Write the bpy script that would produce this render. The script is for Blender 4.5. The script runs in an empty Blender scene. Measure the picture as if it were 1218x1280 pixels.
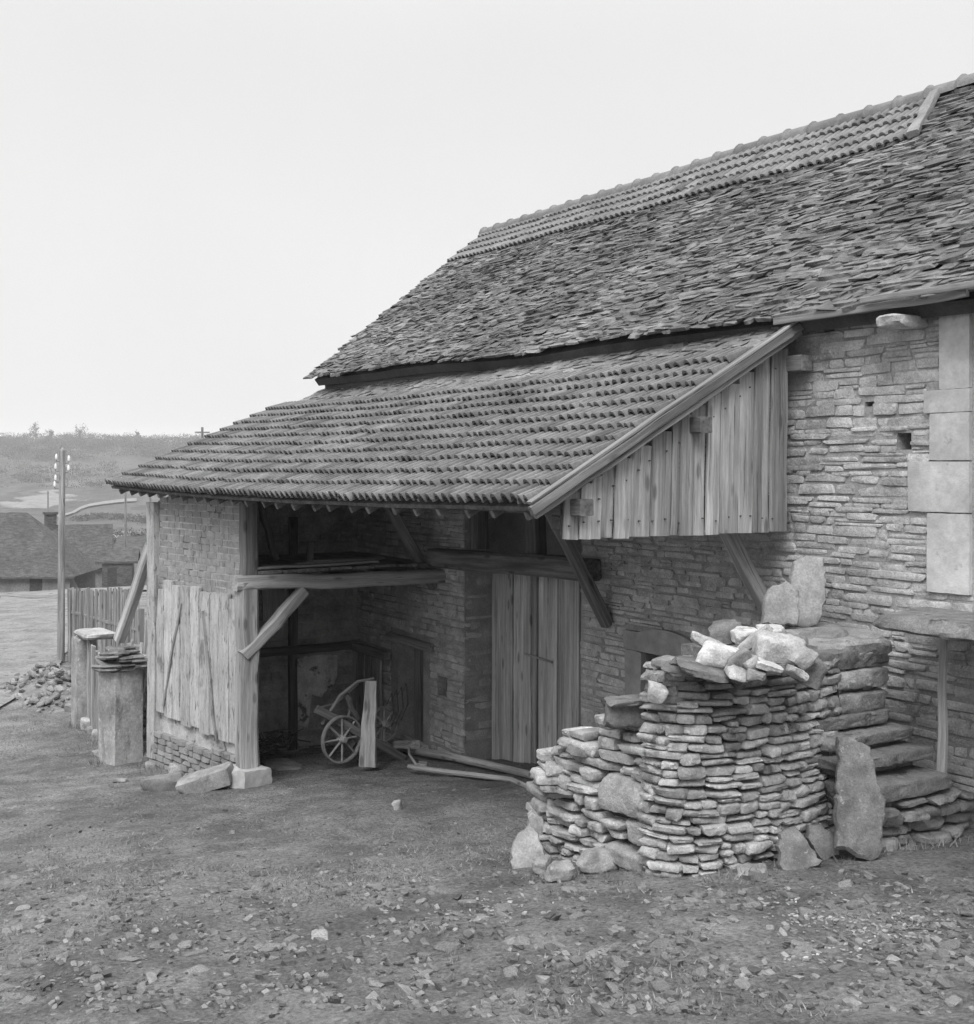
import bpy, math, random
import numpy as np
from mathutils import Vector, noise

R = random.Random(11)
RG = np.random.default_rng(5)
Z = Vector((0, 0, 1))
SC = bpy.context.scene
COL = SC.collection

# ------------------------------------------------------------------ survey
# The yard was surveyed from the camera's stand: X runs along the farmhouse
# front (to the right), Y into the building, Z up; camera lens at the origin.
F, CX, HY = 1550.0, 609.0, 584.0
AN = math.atan(944.0 / 1550.0)
CA, SA = math.cos(AN), math.sin(AN)


def ray(px, py):
    u = (px - CX) / F
    return SA * u - CA, CA * u + SA, -(py - HY) / F


def at(px, py, X=None, Y=None, zz=None, f=None):
    a, b, c = ray(px, py)
    if X is not None: f = X / a
    elif Y is not None: f = Y / b
    elif zz is not None: f = zz / c
    return Vector((a * f, b * f, c * f))


GT = [(40, -.3), (10, -.75), (0, -1.55), (-12, -3.23), (-15, -3.5), (-20, -3.72), (-30, -3.95), (-47, -4.55),
      (-66, -6.5), (-90, -8.6), (-120, -12), (-160, -14), (-400, -14.5)]


def gbase(x):
    for (x1, z1), (x0, z0) in zip(GT, GT[1:]):
        if x >= x0:
            return z0 + (z1 - z0) * (x - x0) / (x1 - x0)
    return GT[-1][1]


def gz(x, y):
    return (gbase(x - .8) + gbase(x) * 2 + gbase(x + .8)) / 4 if x < 9 else gbase(x)


def nz(x, y, z=0.0):
    return noise.noise(Vector((x, y, z)))


def gzn(x, y):
    return gz(x, y) + .035 * nz(x * .9, y * .9, 3) + .016 * nz(x * 3.1, y * 3.1, 7) + .011 * nz(x * 9, y * 9, 1) + .022 * nz(x * 1.1 + y * .5, y * 4.2 - x * 1.9, 2)


def onground(px, py):
    a, b, c = ray(px, py)
    f = 2.0
    while f < 200:
        if c * f < gz(a * f, b * f):
            break
        f += .02
    return Vector((a * f, b * f, gz(a * f, b * f)))


# ------------------------------------------------------------------ mesh builder
class MB:
    def __init__(s):
        s.v, s.f, s.t, s.g, s.n = [], [], [], [], 0

    def add(s, verts, faces, tone=1.0, g=None):
        verts = np.asarray(verts, dtype=float).reshape(-1, 3)
        n = len(verts)
        s.v.append(verts)
        s.f.extend([tuple(i + s.n for i in fc) for fc in faces])
        s.t.append(np.full(n, tone) if np.isscalar(tone) else np.asarray(tone, float))
        s.g.append(verts if g is None else np.asarray(g, float).reshape(-1, 3))
        s.n += n

    def build(s, name, mat, parent=None, smooth=True, origin=None, ang=36):
        v = np.concatenate(s.v)
        o = Vector((0, 0, 0))
        if origin is not None: o = Vector(origin)
        elif parent is not None: o = Vector(parent['_root'])
        me = bpy.data.meshes.new(name)
        me.from_pydata((v - np.array(o)).tolist(), [], s.f)
        a = me.attributes.new('tone', 'FLOAT', 'POINT'); a.data.foreach_set('value', np.concatenate(s.t))
        a = me.attributes.new('gco', 'FLOAT_VECTOR', 'POINT'); a.data.foreach_set('vector', np.concatenate(s.g).ravel())
        if smooth:
            me.polygons.foreach_set('use_smooth', [True] * len(me.polygons))
            me.set_sharp_from_angle(angle=math.radians(ang))
        me.materials.append(mat)
        me.update()
        ob = bpy.data.objects.new(name, me)
        COL.objects.link(ob)
        if parent is not None:
            ob.parent = parent; ob['_root'] = list(parent['_root'])
        else:
            ob.location = o; ob['_root'] = list(o)
        return ob


def tag(o, label=None, cat=None, group=None, kind=None):
    if label: o['label'] = label
    if cat: o['category'] = cat
    if group: o['group'] = group
    if kind: o['kind'] = kind
    return o


def thing(name, label, cat, loc, group=None):
    o = bpy.data.objects.new(name, None)
    COL.objects.link(o)
    o.location = loc; o.empty_display_size = .2
    o['_root'] = list(loc)
    return tag(o, label, cat, group)


_T = {}


def boxgrid(a, b, c):
    key = (a, b, c)
    if key in _T: return _T[key]
    idx, vs, fs = {}, [], []

    def vid(i, j, k):
        if (i, j, k) not in idx:
            idx[(i, j, k)] = len(vs)
            vs.append((2 * i / a - 1, 2 * j / b - 1, 2 * k / c - 1))
        return idx[(i, j, k)]
    for i in range(a):
        for j in range(b):
            fs.append((vid(i, j, 0), vid(i, j + 1, 0), vid(i + 1, j + 1, 0), vid(i + 1, j, 0)))
            fs.append((vid(i, j, c), vid(i + 1, j, c), vid(i + 1, j + 1, c), vid(i, j + 1, c)))
    for i in range(a):
        for k in range(c):
            fs.append((vid(i, 0, k), vid(i + 1, 0, k), vid(i + 1, 0, k + 1), vid(i, 0, k + 1)))
            fs.append((vid(i, b, k), vid(i, b, k + 1), vid(i + 1, b, k + 1), vid(i + 1, b, k)))
    for j in range(b):
        for k in range(c):
            fs.append((vid(0, j, k), vid(0, j, k + 1), vid(0, j + 1, k + 1), vid(0, j + 1, k)))
            fs.append((vid(a, j, k), vid(a, j + 1, k), vid(a, j + 1, k + 1), vid(a, j, k + 1)))
    _T[key] = (np.array(vs), fs)
    return _T[key]


def stone(mb, c, U, V, W, su, sv, sw, k=5, rough=.12, n=(4, 3, 3), tone=1.0, fine=.03, chips=4, dis=0, fr=9, chip=(.74, .97)):
    P, fs = boxgrid(*n)
    m = np.abs(P).max(1)
    q = P * (m / (np.abs(P) ** k).sum(1) ** (1 / k))[:, None]
    J = RG.uniform(-rough, rough, (2, 2, 2, 3))
    w = (P + 1) / 2
    wx, wy, wz = w[:, 0], w[:, 1], w[:, 2]
    d = np.zeros_like(q)
    for i in (0, 1):
        for j in (0, 1):
            for l in (0, 1):
                d += ((wx if i else 1 - wx) * (wy if j else 1 - wy) * (wz if l else 1 - wz))[:, None] * J[i, j, l]
    q = q + d + RG.uniform(-fine, fine, q.shape) * np.array([min(1, sv / su * 1.5), 1, 1])
    for _ in range(chips):
        dd = RG.normal(0, 1, 3) * np.array([1, .8, .8]); dd /= np.linalg.norm(dd)
        pr = q @ dd
        of = pr.max() * RG.uniform(*chip)
        q = q - np.outer(np.maximum(0, pr - of), dd)
    M = np.array([U[:], V[:], W[:]], float) * np.array([[su], [sv], [sw]])
    pos = np.array(c[:], float) + q @ M
    if dis:
        so_ = RG.uniform(0, 99)
        for i_ in range(len(pos)):
            p_ = Vector(pos[i_]) * fr + Vector((so_, 0, 0))
            a_ = noise.fractal(p_, 1.0, 2.1, 4)
            dv_ = pos[i_] - np.array(c[:], float)
            pos[i_] += dv_ / (np.linalg.norm(dv_) + 1e-6) * a_ * dis
    mb.add(pos, fs, tone)


def frame(d, up=Z):
    d = Vector(d).normalized()
    s = d.cross(Vector(up))
    if s.length < 1e-4: s = d.cross(Vector((1, 0, 0)))
    s.normalize()
    return d, s, s.cross(d).normalized()


def timber(mb, p0, p1, w, h, up=Z, seg=5, wob=.008, tone=1.0, ch=.14, taper=1.0, bend=0):
    p0, p1 = Vector(p0), Vector(p1)
    d, s, u = frame(p1 - p0, up)
    L = (p1 - p0).length
    vs, gs, fs = [], [], []
    off = R.uniform(0, 50)
    for i in range(seg + 1):
        t = i / seg
        k = 1 + (taper - 1) * t
        cpt = p0 + d * (L * t) + s * R.uniform(-wob, wob) + u * (R.uniform(-wob, wob) + bend * math.sin(math.pi * t))
        a, b = w / 2 * k, h / 2 * k
        c = ch * min(a, b) * 2
        for x, y in ((a, -b + c), (a, b - c), (a - c, b), (-a + c, b), (-a, b - c), (-a, -b + c), (-a + c, -b), (a - c, -b)):
            x += R.uniform(-wob, wob) * .4; y += R.uniform(-wob, wob) * .4
            vs.append(cpt + s * x + u * y); gs.append((x + off, L * t + off * .37, y + off * 1.7))
    for i in range(seg):
        for j in range(8):
            k2 = (j + 1) % 8
            fs.append((i * 8 + j, i * 8 + k2, (i + 1) * 8 + k2, (i + 1) * 8 + j))
    fs.append(tuple(range(7, -1, -1))); fs.append(tuple(range(seg * 8, seg * 8 + 8)))
    mb.add([v[:] for v in vs], fs, tone, gs)


def tube(mb, pts, rad, n=8, tone=1.0, closed=False):
    pts = [Vector(p) for p in pts]
    m = len(pts)
    if not hasattr(rad, '__len__'): rad = [rad] * m
    vs, gs, fs = [], [], []
    off = R.uniform(0, 50); al = 0
    for i, p in enumerate(pts):
        a = pts[i - 1] if (i or closed) else p
        b = pts[(i + 1) % m] if (i < m - 1 or closed) else p
        d, s, u = frame(b - a, Z if abs((b - a).normalized().z) < .95 else Vector((1, 0, 0)))
        if i: al += (p - pts[i - 1]).length
        for j in range(n):
            th = 2 * math.pi * j / n
            vs.append((p + (s * math.cos(th) + u * math.sin(th)) * rad[i])[:])
            gs.append((off + math.cos(th) * rad[i], al + off, off + math.sin(th) * rad[i]))
    for i in range(m if closed else m - 1):
        i2 = (i + 1) % m
        for j in range(n):
            k = (j + 1) % n
            fs.append((i * n + j, i * n + k, i2 * n + k, i2 * n + j))
    if not closed:
        fs.append(tuple(range(n - 1, -1, -1))); fs.append(tuple(range((m - 1) * n, m * n)))
    mb.add(vs, fs, tone, gs)


def slab(mb, O, U, V, N, outline, th, rough=.01, tone=1.0, dens=.05):
    """irregular flat stone from a 2-D outline (metres in U,V), thickness th along -N"""
    pts = []
    for (x0, y0), (x1, y1) in zip(outline, outline[1:] + outline[:1]):
        m = max(1, int(math.hypot(x1 - x0, y1 - y0) / dens))
        for i in range(m):
            t = i / m
            pts.append((x0 + (x1 - x0) * t + R.uniform(-1, 1) * rough * .7, y0 + (y1 - y0) * t + R.uniform(-1, 1) * rough * .7))
    n = len(pts)
    cx, cy = sum(p[0] for p in pts) / n, sum(p[1] for p in pts) / n
    vs, fs = [], []
    O, U, V, N = Vector(O), Vector(U), Vector(V), Vector(N)

    def P(x, y, d): return (O + U * x + V * y + N * d)[:]
    sc = R.uniform(0, 90)
    for lev, (k, d) in enumerate(((.35, 0), (.7, 0), (.93, -.004), (1.0, -.3 * th), (1.0, -.75 * th), (.93, -th), (.5, -th))):
        for x, y in pts:
            xx, yy = cx + (x - cx) * k, cy + (y - cy) * k
            dd = d + rough * 1.2 * nz(xx * 9 + sc, yy * 9, lev if d < -.1 * th else 0)
            vs.append(P(xx, yy, dd))
    vs.append(P(cx, cy, 0)); vs.append(P(cx, cy, -th))
    for l in range(6):
        for i in range(n):
            j = (i + 1) % n
            fs.append((l * n + i, (l + 1) * n + i, (l + 1) * n + j, l * n + j))
    for i in range(n):
        j = (i + 1) % n
        fs.append((7 * n, i, j)); fs.append((7 * n + 1, 6 * n + j, 6 * n + i))
    mb.add(vs, fs, tone)


def quad(mb, a, b, c, d, tone=1.0):
    mb.add([Vector(p)[:] for p in (a, b, c, d)], [(0, 1, 2, 3)], tone)


def box(mb, lo, hi, tone=1.0):
    P, fs = boxgrid(1, 1, 1)
    lo, hi = np.array(lo, float), np.array(hi, float)
    mb.add((lo + hi) / 2 + P * (hi - lo) / 2, fs, tone)


def masonry(mb, mp, u0, u1, v0, v1, hr, lr, gap=.012, depth=.1, holes=(), keep=None, relief=.01, rough=.1, k=7,
            tone=(.8, 1.2), tilt=.02, wob=.02, n=(4, 2, 2), split=.2, tonef=None, fine=.03, chips=3, chip=(.8, .97), vg=.6):
    v = v0
    ci = 0
    while v < v1:
        h = R.uniform(*hr)
        vm = v + h / 2
        segs = [(u0, u1)]
        for (a, b, c, d) in [q_[:4] for q_ in holes]:
            if c - h * .35 < vm < d + h * .35:
                ns = []
                for s0, s1 in segs:
                    if b <= s0 or a >= s1: ns.append((s0, s1)); continue
                    if a > s0: ns.append((s0, a))
                    if b < s1: ns.append((b, s1))
                segs = ns
        for a, b in segs:
            u = a
            while u < b - .02:
                L = R.uniform(*lr) * (1 if R.random() < .8 else .55)
                if b - (u + L) < lr[0] * .7: L = b - u
                um = u + L / 2
                vo = wob * nz(um * .7, ci * .37, 5) + wob * .4 * nz(um * 2.5, ci * .9, 2)
                if keep is None or keep(um, vm + vo):
                    parts = [(0, h)]
                    if h > hr[0] * 1.25 and R.random() < split:
                        q = R.uniform(.35, .65); parts = [(0, h * q), (h * q, h)]
                    for c0, c1 in parts:
                        p, U, V, N = mp(um, v + (c0 + c1) / 2 + vo)
                        ti = R.uniform(-tilt, tilt)
                        U2 = U * math.cos(ti) + V * math.sin(ti); V2 = V * math.cos(ti) - U * math.sin(ti)
                        tn = R.uniform(*tone)
                        if tonef: tn *= tonef(um, vm)
                        g2 = gap * R.uniform(.4, 1.5)
                        stone(mb, p + N * (R.uniform(-relief, relief) - depth / 2), U2, V2, N, max(.01, (L - g2 * vg) / 2), max(.008, (c1 - c0 - g2 * .8) / 2),
                              depth / 2, k=k, rough=rough, n=n, tone=tn, fine=fine, chips=chips, chip=chip)
                u += L
        v += h
        ci += 1


def drystack(mb, mp, u0, u1, vbot, vtop, lr, hr, depth=.2, gap=.007, relief=.02, rough=.18, k=9, tone=(.7, 1.3), tilt=.05, holes=(), tonef=None, n=(6, 4, 3), fine=.05, chips=4):
    """fits stones one by one into the lowest place, the way a dry wall is laid"""
    res = .008
    m = int((u1 - u0) / res)
    prof = np.array([vbot(u0 + i * res) + R.uniform(-.02, .02) for i in range(m)])
    topv = np.array([vtop(u0 + i * res) for i in range(m)])
    hl = sorted(holes, key=lambda h: h[2])
    blocked = {}
    for it in range(6000):
        op = np.where(prof < topv - .012)[0]
        if not len(op): break
        i = op[np.argmin(prof[op])]
        b = prof[i]
        tol = .021
        i0 = i
        while i0 > 0 and abs(prof[i0 - 1] - b) < tol: i0 -= 1
        i1 = i
        while i1 < m - 1 and abs(prof[i1 + 1] - b) < tol: i1 += 1
        w_ = (i1 - i0 + 1) * res
        big = None
        for h in hl:
            if h not in blocked and u0 + i0 * res < h[1] and u0 + i1 * res > h[0] and b >= h[2] - .05: big = h
        if big:
            a0 = max(0, int((big[0] - u0) / res)); a1 = min(m, int((big[1] - u0) / res))
            blocked[big] = 1
            prof[a0:a1] = np.maximum(prof[a0:a1], big[3] + .006)
            continue
        L = R.uniform(*lr)
        if R.random() < .2: L *= .6
        if w_ < L * 1.45: L = w_
        if w_ < .035:
            h = R.uniform(.018, .03)
            if i0 > 0 and i1 < m - 1: h = max(.012, min(h, min(prof[i0 - 1], prof[i1 + 1]) - b - .004))
        else:
            h = min(R.uniform(*hr), max(hr[0], L * .5))
            nb = [prof[q] - b for q in (i0 - 1, i1 + 1) if 0 <= q < m]
            nb = [q for q in nb if hr[0] * .8 < q < hr[1] * 1.15]
            if nb and R.random() < .7: h = R.choice(nb) + R.uniform(-.006, .006)
        nn = max(1, int(round(L / res)))
        s0 = i0 if R.random() < .5 else max(i0, i1 - nn + 1)
        s1 = min(m, s0 + nn)
        vb_ = prof[s0:s1].max()
        u = u0 + (s0 + s1) / 2 * res; v = vb_ + h / 2
        p, U, V, N = mp(u, v)
        ti = R.uniform(-tilt, tilt)
        U2 = U * math.cos(ti) + V * math.sin(ti); V2 = V * math.cos(ti) - U * math.sin(ti)
        tn = R.uniform(*tone) * (tonef(u, v) if tonef else 1)
        Lw = (s1 - s0) * res
        stone(mb, p + N * (R.uniform(-relief, relief) - depth / 2), U2, V2, N, max(.008, Lw / 2 - gap * .4), max(.006, h / 2 - gap * .1), depth / 2, k=k, rough=rough * min(1, .1 / Lw + .4), n=n, tone=tn, fine=fine, chips=chips)
        prof[s0:s1] = vb_ + h + gap * R.uniform(-.2, .9)


def wall_with_holes(mb, X0, X1, z0, z1, Y, holes, back=.3, tone=1.0, depthmap=None):
    xs = sorted({X0, X1, *[h[0] for h in holes], *[h[1] for h in holes]})
    zs = sorted({z0, z1, *[h[2] for h in holes], *[h[3] for h in holes]})
    xs = [x for x in xs if X0 <= x <= X1]; zs = [z for z in zs if z0 <= z <= z1]
    for a, b in zip(xs, xs[1:]):
        for c, d in zip(zs, zs[1:]):
            xm, zm = (a + b) / 2, (c + d) / 2
            if any(h[0] < xm < h[1] and h[2] < zm < h[3] for h in holes): continue
            quad(mb, (a, Y, c), (b, Y, c), (b, Y, d), (a, Y, d), tone)
    for h in holes:
        a, b, c, d = h[:4]
        dp = h[4] if len(h) > 4 else back
        Yb = Y + dp
        quad(mb, (a, Y, c), (a, Y, d), (a, Yb, d), (a, Yb, c), tone)
        quad(mb, (b, Y, c), (b, Yb, c), (b, Yb, d), (b, Y, d), tone)
        quad(mb, (a, Y, d), (b, Y, d), (b, Yb, d), (a, Yb, d), tone)
        quad(mb, (a, Y, c), (a, Yb, c), (b, Yb, c), (b, Y, c), tone)
        quad(mb, (a, Yb, c), (a, Yb, d), (b, Yb, d), (b, Yb, c), tone * .55)  # back of each recess toned down as painted shade


# ------------------------------------------------------------------ materials (the photograph is black and white: neutral greys)
def mat(name, c0, c1, sc=(6, 6, 6), detail=6, lo=.35, hi=.65, big=None, spot=None, spot2=None, bump=.3, bsc=None, bdist=.02, rough=.9, objrand=0, grain=.28, gsc=None, knots=0):
    m = bpy.data.materials.new(name); m.use_nodes = True
    nt = m.node_tree; N = nt.nodes; L = nt.links
    bs = N['Principled BSDF']; bs.inputs['Roughness'].default_value = rough
    bs.inputs['Specular IOR Level'].default_value = .25
    at_ = N.new('ShaderNodeAttribute'); at_.attribute_name = 'gco'
    tn = N.new('ShaderNodeAttribute'); tn.attribute_name = 'tone'

    def noi(scale, det, dist=0.0, rg=.6):
        mp = N.new('ShaderNodeMapping'); mp.inputs['Scale'].default_value = scale
        L.new(at_.outputs['Vector'], mp.inputs['Vector'])
        n = N.new('ShaderNodeTexNoise'); n.inputs['Scale'].default_value = 1; n.inputs['Detail'].default_value = det
        n.inputs['Roughness'].default_value = rg; n.inputs['Distortion'].default_value = dist
        L.new(mp.outputs['Vector'], n.inputs['Vector'])
        return n.outputs['Fac']

    def rng(x, a, b, c=0., d=1.):
        r = N.new('ShaderNodeMapRange')
        for i, q in enumerate((a, b, c, d)): r.inputs[i + 1].default_value = q
        L.new(x, r.inputs[0]); return r.outputs[0]

    def mix(fac, a, b, typ='MIX'):
        x = N.new('ShaderNodeMix'); x.data_type = 'FLOAT'
        L.new(fac, x.inputs[0])
        for s, q in ((2, a), (3, b)):
            if isinstance(q, (int, float)): x.inputs[s].default_value = q
            else: L.new(q, x.inputs[s])
        return x.outputs[0]

    def mul(a, b):
        x = N.new('ShaderNodeMath'); x.operation = 'MULTIPLY'
        for s, q in ((0, a), (1, b)):
            if isinstance(q, (int, float)): x.inputs[s].default_value = q
            else: L.new(q, x.inputs[s])
        return x.outputs[0]
    col = mix(rng(noi(sc, detail), lo, hi), c0, c1)
    if big: col = mul(col, rng(noi((big[0],) * 3 if not hasattr(big[0], '__len__') else big[0], 4, .4), .32, .68, big[1], big[2]))
    if knots:
        mp = N.new('ShaderNodeMapping'); mp.inputs['Scale'].default_value = (8, 2.6, 8)
        L.new(at_.outputs['Vector'], mp.inputs['Vector'])
        vo = N.new('ShaderNodeTexVoronoi'); vo.inputs['Scale'].default_value = 1
        L.new(mp.outputs['Vector'], vo.inputs['Vector'])
        col = mul(col, rng(vo.outputs['Distance'], .1, .2, .5, 1))
    for sp in (spot, spot2):
        if sp:  # (scale, threshold, width, value)
            s3 = (sp[0],) * 3 if not hasattr(sp[0], '__len__') else sp[0]
            col = mix(rng(noi(s3, 6, .3, .65), sp[1], sp[1] + sp[2]), col, sp[3])
    if grain: col = mul(col, rng(noi(gsc or tuple(q * 9 for q in sc), 5, 0, .75), .3, .7, 1 - grain, 1 + grain))
    col = mul(col, tn.outputs['Fac'])
    if objrand:
        oi = N.new('ShaderNodeObjectInfo')
        col = mul(col, rng(oi.outputs['Random'], 0, 1, 1 - objrand, 1 + objrand))
    cc = N.new('ShaderNodeCombineColor')
    for i in range(3): L.new(col, cc.inputs[i])
    L.new(cc.outputs[0], bs.inputs['Base Color'])
    if bump:
        b = N.new('ShaderNodeBump'); b.inputs['Strength'].default_value = bump; b.inputs['Distance'].default_value = bdist
        L.new(noi(bsc or tuple(q * 4 for q in sc), 8, 0, .7), b.inputs['Height'])
        L.new(b.outputs['Normal'], bs.inputs['Normal'])
    return m


M = {}
M['wallstone'] = mat('limestone', .29, .47, (7, 7, 7), spot=(2.2, .6, .12, .2), spot2=(14, .62, .06, .5), bump=.9, bsc=(30, 30, 30), bdist=.02)
M['mortar'] = mat('lime_mortar', .26, .38, (5, 5, 5), big=(1.2, .75, 1.15), bump=.6, bsc=(45, 45, 45), bdist=.015)
M['dry'] = mat('weathered_limestone', .27, .46, (9, 9, 9), spot=(5, .57, .1, .12), spot2=(11, .6, .06, .56), bump=.9, bsc=(36, 36, 36), bdist=.018)
M['loose'] = mat('pale_fieldstone', .19, .33, (10, 10, 10), spot=(7, .58, .12, .13), bump=.8, bsc=(40, 40, 40), bdist=.015, objrand=.22)
M['darkslab'] = mat('lichened_slab', .12, .22, (11, 11, 11), spot=(24, .6, .08, .3), bump=.7, bsc=(40, 40, 40), bdist=.018)
M['paleslab'] = mat('pale_slab', .2, .34, (8, 8, 8), spot=(4, .56, .12, .13), bump=.45, bsc=(50, 50, 50), bdist=.01)
M['ashlar'] = mat('cut_limestone', .4, .52, (5, 5, 5), big=(2.4, .8, 1.08), spot=(9, .62, .1, .3), bump=.5, bsc=(26, 26, 26), bdist=.01, gsc=(16, 16, 16), grain=.14)
M['core'] = mat('shade_dark', .03, .06, (8, 8, 8), bump=.6)  # near-black colour standing in for shade in gaps and openings
M['lave'] = mat('stone_slate', .11, .2, (8, 8, 8), big=(.9, .72, 1.2), spot=(3.2, .58, .1, .065), spot2=(20, .64, .05, .3), bump=.9, bsc=(40, 40, 40), bdist=.015)
M['rooflap'] = mat('roof_underlay', .05, .08, (6, 6, 6))
M['tile'] = mat('clay_tile', .095, .175, (6, 6, 6), big=(.8, .8, 1.15), spot=(3, .6, .12, .1), spot2=(30, .66, .05, .36), bump=.3, bsc=(60, 60, 60), bdist=.004)
M['tile2'] = mat('newer_clay_tile', .14, .21, (6, 6, 6), big=(1.2, .85, 1.1), spot=(5, .64, .1, .15), bump=.25, bsc=(60, 60, 60), bdist=.004)
M['wood'] = mat('weathered_wood', .2, .38, (34, 1.2, 34), big=((9, .7, 9), .6, 1.2), spot=((50, 1.5, 50), .62, .05, .1), bump=.6, bsc=(70, 2.5, 70), bdist=.006, knots=1)
M['greywood'] = mat('silvered_wood', .26, .46, (34, 1.0, 34), big=((10, .6, 10), .62, 1.15), spot=((46, 1.1, 46), .61, .05, .13), bump=.6, bsc=(70, 2.5, 70), bdist=.006, knots=1)
M['darkwood'] = mat('dark_timber', .07, .15, (30, 1.4, 30), big=((7, .9, 7), .6, 1.2), bump=.6, bsc=(60, 3, 60), bdist=.008, knots=1)
M['limewash'] = mat('limewashed_boards', .33, .5, (20, 3, 20), spot=((5, 2.2, 5), .56, .1, .2), spot2=((28, 6, 28), .58, .06, .16), bump=.6, bsc=(40, 12, 40), bdist=.008)
M['brick'] = mat('limewashed_brick', .22, .32, (12, 12, 12), spot=(6, .58, .1, .14), bump=.4)
M['pillar'] = mat('rendered_pillar', .26, .42, (3, 3, 3), big=(2.2, .75, 1.1), spot=((4, 4, 1.2), .52, .14, .17), spot2=((14, 14, 14), .6, .08, .5), bump=.6, bsc=(30, 30, 30))
M['dirtwall'] = mat('mottled_wall', .28, .48, (4, 4, 4), big=(1.5, .7, 1.2), bump=.8, bsc=(25, 25, 25), bdist=.03)  # uneven grey for the inner face of the end wall
M['plaster'] = mat('old_plaster', .3, .5, (6, 6, 6), spot=(5, .54, .08, .1), bump=.4)
M['iron'] = mat('rusty_iron', .1, .17, (20, 20, 20), bump=.3, rough=.7)
M['paleiron'] = mat('worn_painted_iron', .17, .26, (20, 20, 20), spot=(30, .6, .06, .13), bump=.25, rough=.6)
M['earth'] = mat('trodden_earth', .125, .245, (2.6, 2.6, 2.6), detail=10, big=(.55, .72, 1.25), spot=(9, .6, .08, .31), spot2=(13, .62, .06, .06), bump=1, bsc=(16, 16, 16), bdist=.07, grain=.6, gsc=(38, 38, 38))
M['road'] = mat('pale_road', .15, .24, (1.3, 1.3, 1.3), detail=9, spot=(3, .55, .1, .11), bump=.5, bsc=(14, 14, 14), bdist=.03, gsc=(20, 20, 20), grain=.4)
M['hill'] = mat('winter_fields', .045, .105, (.02, .03, .05), detail=9, spot=((.035, .06, .1), .55, .03, .05), spot2=((.012, .02, .02), .6, .03, .2), bump=.8, bsc=(.25, .25, .25), bdist=1.5)
M['grass'] = mat('dry_grass', .15, .28, (3, 3, 3), bump=0)
M['litter'] = mat('pale_litter', .2, .36, (8, 8, 8), bump=.2)
M['foliage'] = mat('bare_trees', .06, .1, (.5, .5, .5), bump=0)
M['farwall'] = mat('far_render', .13, .2, (1, 1, 1), bump=.2)
M['farroof'] = mat('far_roof', .05, .1, (3, 3, 12), big=(.7, .75, 1.2), bump=.6, gsc=(12, 12, 30), grain=.4)
M['porcelain'] = mat('white_porcelain', .75, .8, (9, 9, 9), bump=0, rough=.3)

# ------------------------------------------------------------------ ground, road, hills
def axis(lo, hi, fine0, fine1, d, grow=1.18):
    xs = [fine0]
    while xs[-1] < fine1: xs.append(xs[-1] + d)
    s = d
    while xs[-1] < hi: s *= grow; xs.append(xs[-1] + s)
    s = d; a = [fine0]
    while a[-1] > lo: s *= grow; a.append(a[-1] - s)
    return a[:0:-1] + xs


gx = axis(-170, 40, -15, 0, .085); gy = axis(-60, 130, .6, 6.7, .075)
mb = MB()
vs = [(x, y, gzn(x, y)) for x in gx for y in gy]
ny = len(gy)
fs = [(i * ny + j, (i + 1) * ny + j, (i + 1) * ny + j + 1, i * ny + j + 1) for i in range(len(gx) - 1) for j in range(ny - 1)]
mb.add(vs, fs)
tag(mb.build('ground', M['earth']), 'trodden bare earth yard with thin turf sloping down to the shed', kind='structure')


def ribbon(pts, w, lift=.03):
    mb = MB(); vs = []; fs = []
    P = []
    for (x0, y0), (x1, y1) in zip(pts, pts[1:]):
        for i in range(24): P.append(Vector((x0 + (x1 - x0) * i / 24, y0 + (y1 - y0) * i / 24, 0)))
    for i, p in enumerate(P):
        d = (P[min(i + 1, len(P) - 1)] - P[max(i - 1, 0)]).normalized()
        s = Vector((-d.y, d.x, 0))
        for k in range(7):
            q = p + s * (w * (k / 6 - .5) + (.25 * nz(p.x * .6, p.y * .6, k)))
            vs.append((q.x, q.y, gzn(q.x, q.y) + lift))
        if i:
            for k in range(6): fs.append(((i - 1) * 7 + k, i * 7 + k, i * 7 + k + 1, (i - 1) * 7 + k + 1))
    mb.add(vs, fs)
    return mb


tag(ribbon([(-17, -2), (-21, 2.2), (-26, 4.2), (-36, 7.0), (-47, 10), (-64, 14.5)], 3.2, .05).build('road', M['road']), 'pale lane running downhill past the pole', kind='structure')
tag(ribbon([(-45, 8), (-47, 14), (-47, 22), (-44, 40)], 4, .06).build('road', M['road']), 'pale cross lane beyond the picket fence', kind='structure')


def hillh(f, a):
    T = [(125, -13.5), (200, -14.5), (340, -12.2), (480, -4), (600, 8.5), (690, 15), (800, 18), (1000, 14)]
    z = T[-1][1]
    for (f0, z0), (f1, z1) in zip(T, T[1:]):
        if f <= f1: z = z0 + (z1 - z0) * max(0, (f - f0) / (f1 - f0)); break
    k = min(1, max(0, (f - 250) / 300))
    return z + k * (2.6 * nz(a * 9, f * .004, 1) + 1.5 * nz(a * 30, f * .012, 4)) + 1.0 * k * math.sin(a * 7)


mb = MB(); vs = []; fs = []
A = [math.radians(-62 + i * .55) for i in range(180)]
FF = [118 + 7 * i for i in range(40)] + [400 + 11 * i for i in range(56)]
for a in A:
    for f in FF:
        r = f * math.tan(a) if abs(a) < 1.1 else 0
        vs.append((f * math.cos(a + 0) * 0 + SA * r - CA * f, CA * r + SA * f, hillh(f, a)))
n2 = len(FF)
for i in range(len(A) - 1):
    for j in range(n2 - 1): fs.append((i * n2 + j, (i + 1) * n2 + j, (i + 1) * n2 + j + 1, i * n2 + j + 1))
mb.add(vs, fs)
tag(mb.build('hills', M['hill']), 'hazy wooded hillside across the valley', kind='structure')


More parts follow.
